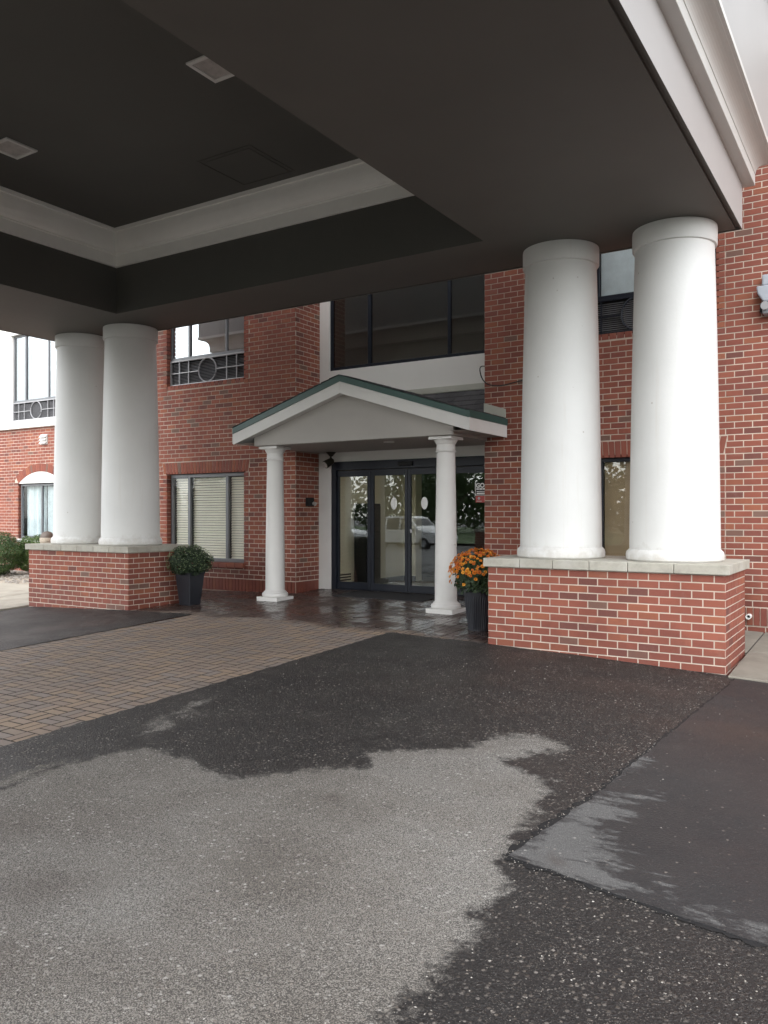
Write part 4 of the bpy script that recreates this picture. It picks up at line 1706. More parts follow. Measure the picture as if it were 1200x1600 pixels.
def sweep(mb, rect, prof, sign):
    """profile of (offset, z); sign +1 grows outward, -1 inward"""
    a0, a1, b0, b1 = rect
    rows = []
    for o, z in prof:
        e = o * sign
        rows.append([(a0 - e, b0 - e, z), (a1 + e, b0 - e, z), (a1 + e, b1 + e, z), (a0 - e, b1 + e, z)])
    for r in range(len(rows) - 1):
        for k in range(4):
            n = (k + 1) % 4
            mb.quad(rows[r][k], rows[r][n], rows[r + 1][n], rows[r + 1][k])


m = MB()
ring(m, (KX0 + 0.06, KX1 - 0.06, KY0 + 0.06, KY1 - 0.06), (TX0, TX1, TY0, TY1), SOF)
sweep(m, (KX0, KX1, KY0, KY1), [(-0.06, SOF), (-0.06, SOF + 0.03), (-0.018, SOF + 0.03), (-0.018, SOF), (0.0, SOF)], 1)
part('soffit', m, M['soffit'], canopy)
m = MB()
sweep(m, (KX0, KX1, KY0, KY1), [(0, SOF + 0.0005), (0, 5.145)], 1)
part('fascia', m, M['warmtrim'], canopy)
m = MB()
prof = [(0.0, 5.145), (0.108, 5.147), (0.112, 5.15), (0.112, 5.262), (0.106, 5.268)]
for i in range(11):
    a = math.pi / 2 * i / 10
    prof.append((0.116 + 0.138 * (1 - math.cos(a)), 5.272 + 0.133 * math.sin(a)))
prof += [(0.256, 5.408), (0.285, 5.411), (0.285, 5.46), (0.275, 5.465)]
sweep(m, (KX0, KX1, KY0, KY1), prof, 1)
part('cornice', m, M['cornice'], canopy)
m = MB()
sweep(m, (KX0, KX1, KY0, KY1), [(0.275, 5.465), (0.275, 7.05), (0.42, 7.06), (0.42, 7.25), (-0.2, 7.27)], 1)
m.quad((KX0 + 0.2, KY0 + 0.2, 7.27), (KX1 - 0.2, KY0 + 0.2, 7.27), (KX1 - 0.2, KY1 - 0.2, 7.27), (KX0 + 0.2, KY1 - 0.2, 7.27))
part('frieze', m, M['frieze'], canopy)
m = MB()
sweep(m, (TX0, TX1, TY0, TY1), [(0, SOF), (0, 5.362)], 1)
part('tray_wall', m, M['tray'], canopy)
m = MB()
prof = [(0.0, 5.36), (0.035, 5.362), (0.038, 5.37), (0.038, 5.53), (0.05, 5.54), (0.05, 5.555)]
for i in range(9):
    a = math.pi / 2 * i / 8
    prof.append((0.055 + 0.10 * math.sin(a) * 1.0, 5.56 + 0.27 * (1 - math.cos(a)) * 0.9 + 0.03 * i / 8))
prof += [(0.175, 5.84), (0.175, 5.895)]
sweep(m, (TX0, TX1, TY0, TY1), prof, -1)
part('crown_moulding', m, M['moulding'], canopy)
m = MB()
m.quad((TX0, TY0, 5.892), (TX0, TY1, 5.892), (TX1, TY1, 5.892), (TX1, TY0, 5.892))
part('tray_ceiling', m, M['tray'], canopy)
m = MB()
hx, hy, hs_, hz = -6.78, 7.55, 0.36, 5.892
m.box(hx - hs_, hx + hs_, hy - hs_, hy + hs_, hz - 0.008, hz - 0.001)
part('access_panel', m, M['tray'], canopy, bevel=0.004)
m = MB()
m.box(hx - hs_ - 0.06, hx + hs_ + 0.06, hy - hs_ - 0.06, hy - hs_ - 0.045, hz - 0.007, hz - 0.001)
m.box(hx - hs_ - 0.06, hx + hs_ + 0.06, hy + hs_ + 0.045, hy + hs_ + 0.06, hz - 0.007, hz - 0.001)
m.box(hx - hs_ - 0.06, hx - hs_ - 0.045, hy - hs_ - 0.045, hy + hs_ + 0.045, hz - 0.007, hz - 0.001)
m.box(hx + hs_ + 0.045, hx + hs_ + 0.06, hy - hs_ - 0.045, hy + hs_ + 0.045, hz - 0.007, hz - 0.001)
part('panel_frame', m, M['tray'], canopy)


def downlight(x, y, label):
    z = 5.892
    t = thing('ceiling_light', (x, y, z), label, 'ceiling light', 'square ceiling lights in the canopy tray')
    h = 0.20
    m = MB()
    f = 0.042
    m.box(x - h, x + h, y - h, y - h + f, z - 0.022, z - 0.001)
    m.box(x - h, x + h, y + h - f, y + h, z - 0.022, z - 0.001)
    m.box(x - h, x - h + f, y - h + f, y + h - f, z - 0.022, z - 0.001)
    m.box(x + h - f, x + h, y - h + f, y + h - f, z - 0.022, z - 0.001)
    part('frame', m, M['trim'], t, bevel=0.004)
    m = MB()
    m.box(x - h + f, x + h - f, y - h + f, y + h - f, z - 0.008, z - 0.002)
    part('lens', m, M['lens'], t)
    return t


DL = downlight(-5.52, 5.71, 'square unlit ceiling light half hidden by the soffit edge')
for x, y, lab in ((-8.77, 5.70, 'square unlit ceiling light at the left edge of the photo'), (-5.52, 3.17, 'square ceiling light in the middle row, right'),
                  (-8.77, 3.17, 'square ceiling light in the middle row, left'), (-5.52, 0.64, 'square ceiling light in the front row, right'),
                  (-8.77, 0.64, 'square ceiling light in the front row, left')):
    c = copy_tree(DL)
    c.location = (x, y, 5.892)
    c['label'] = lab

# ------------------------------------------------------------------ entrance porch
FYP, GYP = 9.88, 10.05
AP, EL, ER, KN = -7.04, -9.18, -4.90, -4.90
ZT = 3.68
SL = 0.315


def roofz(x):
    if x <= KN:
        return ZT - SL * abs(x - AP)
    return ZT - SL * (KN - AP) - 0.27 * (x - KN)


porch = thing('entrance_porch', (AP, 10.9, 2.70), 'small gabled porch with green edged white fascia over the glass doors', 'porch')


def rake(mb, x0, x1, d0, d1, y0, y1):
    zs0, zs1 = roofz(x0), roofz(x1)
    mb.hexa([(x0, y0, zs0 - d1), (x1, y0, zs1 - d1), (x1, y1, zs1 - d1), (x0, y1, zs0 - d1), (x0, y0, zs0 - d0), (x1, y0, zs1 - d0), (x1, y1, zs1 - d0), (x0, y1, zs0 - d0)])


for a, b in ((EL, AP), (AP, KN)):
    m = MB(); rake(m, a, b, 0.098, 0.275, FYP + 0.012 + 0.0, FYP + 0.05)
    part('fascia_board', m, M['trim'], porch, bevel=0.004)
    m = MB(); rake(m, a, b, 0.004, 0.098, FYP - 0.006 + 0.0, FYP + 0.04)
    part('drip_edge', m, M['green'], porch, bevel=0.003)
# end returns of the eaves
m = MB(); z = roofz(EL); m.box(EL - 0.012, EL - 0.001, FYP + 0.012, DY - 0.75, z - 0.26, z - 0.09); part('fascia_board', m, M['trim'], porch)
m = MB(); z = roofz(ER); m.box(ER + 0.001, ER + 0.02, FYP + 0.006, WY - 0.012, z - 0.275, z - 0.099); part('fascia_board', m, M['trim'], porch)
m = MB(); m.box(ER + 0.001, ER + 0.032, FYP - 0.006, WY - 0.012, z - 0.098, z - 0.002); part('drip_edge', m, M['green'], porch, bevel=0.003)
# rake soffit between fascia and gable panel
m = MB()
for a, b in ((EL, AP), (AP, KN)):
    za, zb = roofz(a) - 0.262, roofz(b) - 0.262
    y1 = GYP + 0.3
    m.quad((a, FYP + 0.05, za), (a, y1, za), (b, y1, zb), (b, FYP + 0.05, zb))
part('rake_soffit', m, M['trim'], porch)
# gable panel and box ceiling
GL, GR = -8.86, -5.21
m = MB()
zl, zr_ = roofz(GL) - 0.263, roofz(GR) - 0.263
m.prism([(GL, 2.705), (GR, 2.705), (GR, zr_), (AP, ZT - 0.263), (GL, zl)], GYP, GYP + 0.06)
part('gable_panel', m, M['gable'], porch)
m = MB()
m.box(GL, GR, GYP + 0.061, DY - 0.035, 2.700, 2.76)
part('porch_ceiling', m, M['gable'], porch)
m = MB()
m.box(GR - 0.03, GR, GYP + 0.061, DY - 0.035, 2.761, zr_ + 0.02)
m.box(GL, GL + 0.03, GYP + 0.061, WY - 0.01, 2.761, zl + 0.02)
part('side_panel', m, M['soffit'], porch)  # dark soffit colour stands in for the shade on the side beam
m = MB()
m.quad((GL - 0.37, FYP + 0.05, roofz(EL) - 0.255), (GL, FYP + 0.05, roofz(EL) - 0.255), (GL, WY - 0.01, roofz(EL) - 0.255), (GL - 0.37, WY - 0.01, roofz(EL) - 0.255))
part('eave_soffit', m, M['gable'], porch)
m = MB()
m.quad((GR, FYP + 0.05, roofz(ER) - 0.26), (ER, FYP + 0.05, roofz(ER) - 0.26), (ER, WY - 0.01, roofz(ER) - 0.26), (GR, WY - 0.01, roofz(ER) - 0.26))
part('eave_soffit', m, M['gable'], porch)
# roof deck
m = MB()
for a, b in ((EL, AP), (AP, KN)):
    ye = WY - 0.01 if b <= AP or a >= KN else DY - 0.02
    ye = DY - 0.02
    xa, xb = max(a, EX0 + 0.02), min(b, EX1 - 0.02)
    m.quad((a, FYP + 0.002, roofz(a) - 0.003), (b, FYP + 0.002, roofz(b) - 0.003), (b, WY - 0.02, roofz(b) - 0.003), (a, WY - 0.02, roofz(a) - 0.003))
    if xb > xa:
        m.quad((xa, WY - 0.02, roofz(xa) - 0.003), (xb, WY - 0.02, roofz(xb) - 0.003), (xb, ye, roofz(xb) - 0.003), (xa, ye, roofz(xa) - 0.003))
deck = part('roof_deck', m, M['shingle'], porch)
# shingles on the right hand slope
rng = random.Random(9)


def slope_shingles(mb_or_parent, joined):
    row = 0.15
    L = 0.30
    x = AP + 0.0
    r = 0
    out = []
    while x < ER - 0.02:
        yend = DY - 0.03 if x + row < EX1 else WY - 0.03
        y = FYP - 0.012 - (0.13 if r % 2 else 0)
        while y < yend:
            a, b = max(y, FYP - 0.012), min(y + L - 0.006, yend)
            if b - a > 0.03:
                out.append((x, min(x + row + 0.03, ER + 0.01), a, b))
            y += L
        x += row
        r += 1
    return out


off = porch.location
rest = MB()
nsh = 0
for (xa, xb, ya, yb) in slope_shingles(None, False):
    m = MB()
    j = rng.uniform(0, 0.003)
    p = [(xa, ya, roofz(xa) + 0.001), (xb, ya, roofz(xb) + 0.008), (xb, yb, roofz(xb) + 0.008), (xa, yb, roofz(xa) + 0.001),
         (xa, ya, roofz(xa) + 0.004), (xb, ya, roofz(xb) + 0.015 + j), (xb, yb, roofz(xb) + 0.015 + j), (xa, yb, roofz(xa) + 0.004)]
    m.hexa(p)
    if nsh < 190:
        part('shingle', m, M['shingle'], porch)
    else:
        rest.add(m.v, m.f)
    nsh += 1
for i in range(15):
    xa = AP - 0.15 * i
    xb = max(xa - 0.18, EL - 0.01)
    ye = WY - 0.03
    rest.hexa([(xb, FYP - 0.012, roofz(xb) + 0.008), (xa, FYP - 0.012, roofz(xa) + 0.001), (xa, ye, roofz(xa) + 0.001), (xb, ye, roofz(xb) + 0.008),
               (xb, FYP - 0.012, roofz(xb) + 0.016), (xa, FYP - 0.012, roofz(xa) + 0.004), (xa, ye, roofz(xa) + 0.004), (xb, ye, roofz(xb) + 0.016)])
part('shingle', rest, M['shingle'], porch, stuff=True)
# saddle behind the ridge, against the white wall
CZ = 3.60
CSL = (3.60 - (3.68 - 0.315 * (EX1 - 0.02 + 7.04))) / (DY - WY)


def sadz(y):
    return CZ - CSL * (DY - y)


m = MB()
xr = EX1 - 0.02
yv = DY - (CZ - roofz(xr)) / CSL
m.add([(AP, DY - 0.01, CZ - 0.004), (xr, DY - 0.01, CZ - 0.004), (xr, yv, roofz(xr) + 0.012)], [(0, 2, 1)])
part('saddle_deck', m, M['shingle'], porch)
row = 0.14
r = 0
while True:
    y1 = DY - 0.012 - r * row
    y0 = y1 - row - 0.03
    zz = sadz(y0)
    if y1 < yv + 0.12:
        break
    xmin = AP + (CZ - sadz(y1)) / SL + 0.02
    x = xmin + (0.14 if r % 2 else 0.0) - 0.28
    while x < xr:
        a, b = max(x, xmin), min(x + 0.275, xr)
        if b - a > 0.03:
            j = rng.uniform(0, 0.004)
            m = MB()
            m.hexa([(a, y0, sadz(y0) + 0.004), (b, y0, sadz(y0) + 0.004), (b, y1, sadz(y1) + 0.001), (a, y1, sadz(y1) + 0.001),
                    (a, y0, sadz(y0) + 0.016 + j), (b, y0, sadz(y0) + 0.016 + j), (b, y1, sadz(y1) + 0.005), (a, y1, sadz(y1) + 0.005)])
            part('shingle', m, M['shingle'], porch)
        x += 0.28
    r += 1
# flashings
m = MB()
m.box(AP + 0.03, xr, DY - 0.03, DY - 0.004, CZ + 0.005, CZ + 0.10)
m.hexa([(AP - 0.55, DY - 0.028, roofz(AP - 0.55) + 0.02), (AP + 0.03, DY - 0.028, CZ + 0.01), (AP + 0.03, DY - 0.004, CZ + 0.01), (AP - 0.55, DY - 0.004, roofz(AP - 0.55) + 0.02),
        (AP - 0.55, DY - 0.028, roofz(AP - 0.55) + 0.13), (AP + 0.03, DY - 0.028, CZ + 0.10), (AP + 0.03, DY - 0.004, CZ + 0.10), (AP - 0.55, DY - 0.004, roofz(AP - 0.55) + 0.13)])
part('flashing', m, M['flash'], porch)
m = MB()
for (xa, xb) in ((EX1, ER),):
    m.hexa([(xa, WY - 0.03, roofz(xa) + 0.02), (xb, WY - 0.03, roofz(xb) + 0.02), (xb, WY - 0.008, roofz(xb) + 0.02), (xa, WY - 0.008, roofz(xa) + 0.02),
            (xa, WY - 0.03, roofz(xa) + 0.15), (xb, WY - 0.03, roofz(xb) + 0.15), (xb, WY - 0.008, roofz(xb) + 0.15), (xa, WY - 0.008, roofz(xa) + 0.15)])
part('flashing', m, M['flash'], porch)
m = MB()
m.lathe([(0.08, 2.688), (0.085, 2.692), (0.085, 2.6995)], -6.55, 10.5, 24)
part('recessed_downlight', m, M['trim'], porch, smooth=True)


def small_column(x, y, label):
    zb = gh(x, y) - 0.01
    t = thing('porch_column', (x, y, zb), label, 'column', 'slim white porch columns')
    m = MB(); m.box(x - 0.215, x + 0.215, y - 0.215, y + 0.215, zb, zb + 0.07); part('plinth', m, M['trim'], t, bevel=0.006)
    prof = [(0.200, zb + 0.0715), (0.212, zb + 0.085), (0.215, zb + 0.105), (0.208, zb + 0.128), (0.195, zb + 0.135), (0.190, zb + 0.14), (0.184, zb + 0.152), (0.166, zb + 0.165), (0.162, zb + 0.175)]
    m = MB(); m.lathe(prof, x, y, 40); part('base', m, M['trim'], t, smooth=True)
    top = 2.698
    pr = [(0.160 - 0.028 * (i / 12) ** 1.5, zb + 0.1755 + (top - 0.225 - zb - 0.1755) * i / 12) for i in range(13)]
    m = MB(); m.lathe(pr, x, y, 40); part('shaft', m, M['trim'], t, smooth=True)
    pr = [(0.133, top - 0.2245), (0.150, top - 0.218), (0.150, top - 0.205), (0.136, top - 0.198), (0.134, top - 0.11), (0.145, top - 0.10), (0.146, top - 0.088), (0.165, top - 0.06), (0.172, top - 0.042)]
    m = MB(); m.lathe(pr, x, y, 40); part('capital', m, M['trim'], t, smooth=True)
    m = MB(); m.box(x - 0.185, x + 0.185, y - 0.185, y + 0.185, top - 0.0415, top); part('abacus', m, M['trim'], t, bevel=0.004)
    return t


SC = small_column(-8.63, 10.30, 'slim white porch column on the left, beside the blind window')
c = copy_tree(SC)
c.location = (-5.46, 10.30, c.location.z)
c['label'] = 'slim white porch column on the right, beside the orange flowers'

# ------------------------------------------------------------------ fittings on the walls and doors
z0 = gh(-7.2, 11.4)
m = MB()
gx0, gx1, gy0, gy1 = -7.95, -6.25, 10.98, 11.72
m.add([(x, y, gh(x, y) + h) for h in (0.003, 0.018) for x, y in ((gx0, gy0), (gx1, gy0), (gx1, gy1), (gx0, gy1))],
      [(3, 2, 1, 0), (4, 5, 6, 7), (0, 1, 5, 4), (1, 2, 6, 5), (2, 3, 7, 6), (3, 0, 4, 7)])
single('door_mat', m, M['mat'], 'black rubber mat lying before the sliding glass doors', 'mat', bevel=0.004)


def disc(mb, x, z, rx, rz, y0, y1, n=28):
    mb.prism([(x + rx * math.cos(2 * math.pi * i / n), z + rz * math.sin(2 * math.pi * i / n)) for i in range(n)], y0, y1)


for x, lab in ((-7.29, 'white oval sticker on the left sliding door glass'), (-6.69, 'white oval sticker on the right sliding door glass')):
    m = MB(); disc(m, x, 1.78, 0.062, 0.105, DY + 0.003, DY + 0.0045)
    single('door_sticker', m, M['sticker'], lab, 'sticker', 'white oval door stickers')

# notice on the right side panel (lettering starts with GO, the rest is behind the brick corner)
SX, SY = -5.772, DY + 0.05
t = thing('notice_sign', (SX, SY, 1.75), 'black and white notice with a red lower panel on the glass beside the brick corner', 'sign')
m = MB(); m.box(SX, SX + 0.30, SY - 0.004, SY, 1.897, 2.110); part('sign_panel', m, M['black'], t)
for (a, b, c, d) in ((0, 0.010, 1.899, 2.108), (0.0105, 0.30, 1.899, 1.909), (0.03, 0.27, 1.922, 1.940), (0.03, 0.27, 1.957, 1.966), (0.025, 0.07, 1.990, 2.012), (0.078, 0.13, 1.990, 2.012), (0.138, 0.20, 1.990, 2.012)):
    m = MB(); m.box(SX + a, SX + b, SY - 0.0062, SY - 0.0045, c, d); part('sign_print', m, M['sticker'], t)
m = MB(); m.box(SX + 0.012, SX + 0.28, SY - 0.004, SY, 1.785, 1.890); part('red_panel', m, M['red'], t)
m = MB(); m.box(SX + 0.03, SX + 0.12, SY - 0.0062, SY - 0.0045, 1.797, 1.810); part('red_panel_print', m, M['warmtrim'], t)
m = MB(); disc(m, SX + 0.07, 1.85, 0.022, 0.024, SY - 0.0062, SY - 0.0045, 16); part('red_panel_print', m, M['warmtrim'], t)


def lettering(txt, x, y, z, size, parent, mat):
    cu = bpy.data.curves.new('lettering', 'FONT')
    cu.body = txt
    cu.size = size
    cu.extrude = 0.0006
    cu.offset = 0.004
    o = bpy.data.objects.new('lettering', cu)
    dg = bpy.context.evaluated_depsgraph_get()
    COL.objects.link(o)
    bpy.context.view_layer.update()
    me = bpy.data.meshes.new_from_object(o.evaluated_get(bpy.context.evaluated_depsgraph_get()))
    bpy.data.objects.remove(o)
    me.materials.clear()
    me.materials.append(mat)
    p = bpy.data.objects.new('lettering', me)
    COL.objects.link(p)
    p.parent = parent
    off = parent.location
    p.location = (x - off.x, y - off.y, z - off.z)
    p.rotation_euler = (R(90), 0, 0)
    return p


lettering('GO', SX + 0.016, SY - 0.0055, 2.026, 0.098, t, M['sticker'])

# swivel spot lamp under the porch ceiling
t = thing('spot_lamp', (-8.50, 11.68, 2.70), 'small dark swivel spot lamp hanging under the porch ceiling by the door frame', 'lamp')
m = MB(); m.lathe([(0.03, 2.625), (0.05, 2.65), (0.085, 2.685), (0.09, 2.6995)], -8.50, 11.68, 20); part('mount', m, M['bronze'], t, smooth=True)
m = MB(); m.tube([(-8.50, 11.68, 2.63), (-8.50, 11.66, 2.57), (-8.51, 11.64, 2.54)], 0.016, 8); part('stem', m, M['bronze'], t, smooth=True)
m = MB(); m.tube([(-8.485, 11.72, 2.56), (-8.49, 11.70, 2.55), (-8.53, 11.62, 2.50), (-8.55, 11.57, 2.47)], [0.03, 0.058, 0.07, 0.072], 14); part('lamp_head', m, M['bronze'], t, smooth=True)
m = MB(); m.tube([(-8.5515, 11.567, 2.4685), (-8.553, 11.563, 2.466)], 0.06, 14); part('lens', m, M['lens'], t, smooth=True)
# small black device on the brick return
t = thing('wall_box', (EX0 + 0.01, 11.5, 1.8), 'small black fixture box on the shaded brick return left of the doors', 'fixture')
m = MB(); m.box(EX0 + 0.007, EX0 + 0.10, 11.42, 11.56, 1.74, 1.89); part('case', m, M['black'], t, bevel=0.01)
m = MB(); m.tube([(EX0 + 0.10, 11.53, 1.79), (EX0 + 0.15, 11.53, 1.775)], [0.03, 0.036], 12); part('lens', m, M['lens'], t, smooth=True)

# grey emergency flood light on the right wall
fx, fz = -1.335, 4.30
t = thing('flood_light', (fx, WY, fz), 'grey double hooded flood light on the brick wall at the right edge', 'wall light')
fy = WY - 0.008
m = MB(); m.box(fx - 0.07, fx + 0.20, fy - 0.16, fy, 4.42, 4.56); part('junction_box', m, M['greypl'], t, bevel=0.02)
m = MB()
m.prism([(fx - 0.13, 4.415), (fx + 0.30, 4.415), (fx + 0.285, 4.30), (fx + 0.24, 4.215), (fx - 0.05, 4.215), (fx - 0.115, 4.32)], fy - 0.20, fy)
part('housing', m, M['greypl'], t, bevel=0.018)
m = MB(); m.box(fx - 0.065, fx + 0.25, fy - 0.17, fy - 0.005, 4.07, 4.21); part('lower_box', m, M['greypl'], t, bevel=0.02)
m = MB(); m.tube([(fx - 0.02, fy - 0.15, 4.165), (fx - 0.02, fy - 0.26, 4.15)], [0.045, 0.052], 16); part('lamp_head', m, M['frame_light'], t, smooth=True)
m = MB(); m.tube([(fx + 0.18, fy - 0.15, 4.165), (fx + 0.18, fy - 0.26, 4.15)], [0.045, 0.052], 16); part('lamp_head', m, M['frame_light'], t, smooth=True)
m = MB(); m.box(fx - 0.10, fx - 0.066, fy - 0.10, fy, 4.11, 4.22); part('bracket', m, M['black'], t, bevel=0.006)

# white drain pipe stub low on the right wall, by the pedestal
t = thing('drain_pipe', (-1.60, WY, 0.30), 'short white drain pipe stub low in the brick wall beside the right pedestal', 'pipe')
m = MB()
pr = [(0.032, 0.0), (0.032, 0.12), (0.022, 0.12), (0.022, 0.02)]
px_, pz_ = -1.565, 0.30
seg = 20
vs, fs = [], []
for r_, dd in pr:
    for i in range(seg):
        a = 2 * math.pi * i / seg
        vs.append((px_ + r_ * math.cos(a), WY - dd, pz_ + r_ * math.sin(a)))
for j in range(3):
    for i in range(seg):
        a, b = j * seg + i, j * seg + (i + 1) % seg
        fs.append((a, b, b + seg, a + seg))
m.add(vs, fs)
part('pipe_wall', m, M['pvc'], t, smooth=True)
m = MB(); disc(m, px_, pz_, 0.0215, 0.0215, WY - 0.03, WY - 0.024, 16); part('pipe_bore', m, M['black'], t)

# vent on the left wing
t = thing('wall_vent', (-18.75, GY, 3.55), 'small white louvred vent on the brick wall of the left wing', 'vent')
m = MB(); m.box(-18.88, -18.60, GY - 0.03, GY - 0.007, 3.42, 3.68); part('vent_frame', m, M['trim'], t)
for i in range(3):
    z = 3.44 + i * 0.08
    m = MB(); m.hexa([(-18.87, GY - 0.09, z), (-18.61, GY - 0.09, z), (-18.61, GY - 0.085, z - 0.002), (-18.87, GY - 0.085, z - 0.002),
                      (-18.87, GY - 0.031, z + 0.06), (-18.61, GY - 0.031, z + 0.06), (-18.61, GY - 0.0305, z + 0.05), (-18.87, GY - 0.0305, z + 0.05)])
    part('slat', m, M['trim'], t)

# black cable looping round the brick corner over the porch
pts = []
ctrl = [(-5.27, DY - 0.02, 3.98), (-5.30, 11.5, 3.88), (-5.30, WY - 0.03, 3.82), (-5.29, WY - 0.04, 3.68), (-5.22, WY - 0.035, 3.57), (-5.12, WY - 0.03, 3.525), (-4.95, WY - 0.025, 3.51), (-4.7, WY - 0.025, 3.545), (-4.3, WY - 0.025, 3.60), (-3.6, WY - 0.025, 3.62)]
for i in range(len(ctrl) - 1):
    p0, p1, p2, p3 = [Vector(ctrl[min(max(i + k, 0), len(ctrl) - 1)]) for k in (-1, 0, 1, 2)]
    for s in range(5):
        u = s / 5
        pts.append(0.5 * ((2 * p1) + (p2 - p0) * u + (2 * p0 - 5 * p1 + 4 * p2 - p3) * u * u + (3 * p1 - p0 - 3 * p2 + p3) * u ** 3))
m = MB(); m.tube(pts, 0.009, 6)
single('wall_cable', m, M['black'], 'black cable looping round the brick corner above the porch roof', 'cable', smooth=True)

# bollard with a domed cap behind the left pedestal
bx, by = -17.35, 12.2
bz = gh(bx, by)
t = thing('bollard', (bx, by, bz), 'short stone bollard with brown domed cap behind the left pedestal', 'bollard')
m = MB(); m.lathe([(0.16, bz), (0.16, 0.92), (0.15, 0.93)], bx, by, 24); part('post', m, M['ashstone'], t, smooth=True)
m = MB(); m.lathe([(0.165, 0.931), (0.172, 0.96), (0.172, 1.02), (0.165, 1.035)], bx, by, 24); part('collar', m, M['ashstone'], t, smooth=True)
m = MB(); m.lathe([(0.160, 1.036)] + [(0.16 * math.cos(a), 1.04 + 0.15 * math.sin(a)) for a in [math.pi / 2 * i / 8 * 0.98 for i in range(9)]], bx, by, 24); part('dome_cap', m, M['domecap'], t, smooth=True)


# ------------------------------------------------------------------ plants
def leaf_quads(mb, n, c, rad, size, rng, shell=0.55, wide=0.7, zmin=-1.0):
    k = 0
    while k < n:
        v = Vector((rng.gauss(0, 1), rng.gauss(0, 1), rng.gauss(0, 1))).normalized()
        rr = shell + (1 - shell) * rng.random() ** 0.6
        rr *= 0.93 + 0.12 * math.sin(v.x * 5 + 1.3) * math.sin(v.y * 6) + 0.05 * math.sin(v.z * 9)
        if v.z < zmin:
            continue
        p = Vector((c[0] + v.x * rad[0] * rr, c[1] + v.y * rad[1] * rr, c[2] + v.z * rad[2] * rr))
        nrm = (v + Vector((rng.uniform(-0.8, 0.8), rng.uniform(-0.8, 0.8), rng.uniform(-0.3, 0.9)))).normalized()
        t = nrm.cross(Vector((rng.uniform(-1, 1), rng.uniform(-1, 1), rng.uniform(-1, 1)))).normalized()
        b = nrm.cross(t)
        s = size * rng.uniform(0.6, 1.25)
        w = s * wide
        q = [p - t * s * 0.5, p + b * w * 0.5 - t * s * 0.05 + nrm * s * 0.06, p + t * s * 0.5, p - b * w * 0.5 - t * s * 0.05 + nrm * s * 0.06]
        mb.add([tuple(x) for x in q], [(0, 1, 2, 3)])
        k += 1


def pompom():
    m = MB()
    rng = random.Random(4)
    r = 1.0
    for ringn, (cnt_, el, ln) in enumerate(((11, 10, 1.0), (10, 35, 0.92), (7, 60, 0.8), (4, 82, 0.62))):
        for i in range(cnt_):
            a = 2 * math.pi * (i + 0.5 * (ringn % 2)) / cnt_ + rng.uniform(-0.1, 0.1)
            e = R(el + rng.uniform(-7, 7))
            d = Vector((math.cos(a) * math.cos(e), math.sin(a) * math.cos(e), math.sin(e)))
            s = Vector((-math.sin(a), math.cos(a), 0))
            u = d.cross(s)
            tip = d * ln + Vector((0, 0, 0.05))
            b0 = d * 0.25
            w = 0.20
            m.add([tuple(b0), tuple(d * ln * 0.65 + s * w - u * 0.05), tuple(tip), tuple(d * ln * 0.65 - s * w - u * 0.05)], [(0, 1, 2, 3)])
    return m


# round fluted pot with orange chrysanthemum
fx_, fy_ = -4.45, 9.27
fzb = gh(fx_, fy_) - 0.004
t = thing('flower_pot', (fx_, fy_, fzb), 'round fluted charcoal pot beside the right pedestal', 'flower pot', 'dark pots beside the pedestals')
m = MB()
seg = 72
hgt = 0.50
vs, fs = [], []
rows = 10
for j in range(rows + 1):
    s = j / rows
    for i in range(seg):
        a = 2 * math.pi * i / seg
        flute = 0.004 * (1 if (i // 1) % 2 else -1) * (1 if 0.08 < s < 0.9 else 0)
        rr = 0.128 + 0.055 * s + flute
        vs.append((fx_ + rr * math.cos(a), fy_ + rr * math.sin(a), fzb + hgt * s))
for j in range(rows):
    for i in range(seg):
        a, b = j * seg + i, j * seg + (i + 1) % seg
        fs.append((a, b, b + seg, a + seg))
fs.append(tuple(range(seg - 1, -1, -1)))
m.add(vs, fs)
part('pot_body', m, M['pot'], t)
m = MB()
zt = fzb + hgt
m.lathe([(0.186, zt + 0.001), (0.197, zt + 0.006), (0.197, zt + 0.034), (0.188, zt + 0.040)], fx_, fy_, 48)
part('pot_rim', m, M['pot'], t, smooth=True)
mum = thing('chrysanthemum', (fx_, fy_, zt + 0.04), 'orange flowering chrysanthemum in the round pot by the right pedestal', 'flowering plant', 'chrysanthemums in pots')
rng = random.Random(17)
cz = zt + 0.20
m = MB()
leaf_quads(m, 2600, (fx_, fy_, cz), (0.345, 0.345, 0.30), 0.05, rng, 0.5)
part('foliage', m, M['leaf'], mum, stuff=True)
m = MB()
for i in range(26):
    a = rng.uniform(0, 6.28); e = rng.uniform(0.2, 1.4)
    m.tube([(fx_, fy_, zt), (fx_ + 0.12 * math.cos(a), fy_ + 0.12 * math.sin(a), zt + 0.10), (fx_ + 0.27 * math.cos(a) * math.cos(e), fy_ + 0.27 * math.sin(a) * math.cos(e), cz + 0.23 * math.sin(e))], 0.005, 5)
part('stem', m, M['leaf'], mum)
pm = pompom().mesh('flower', M['flower'])
k = 0
pl = []
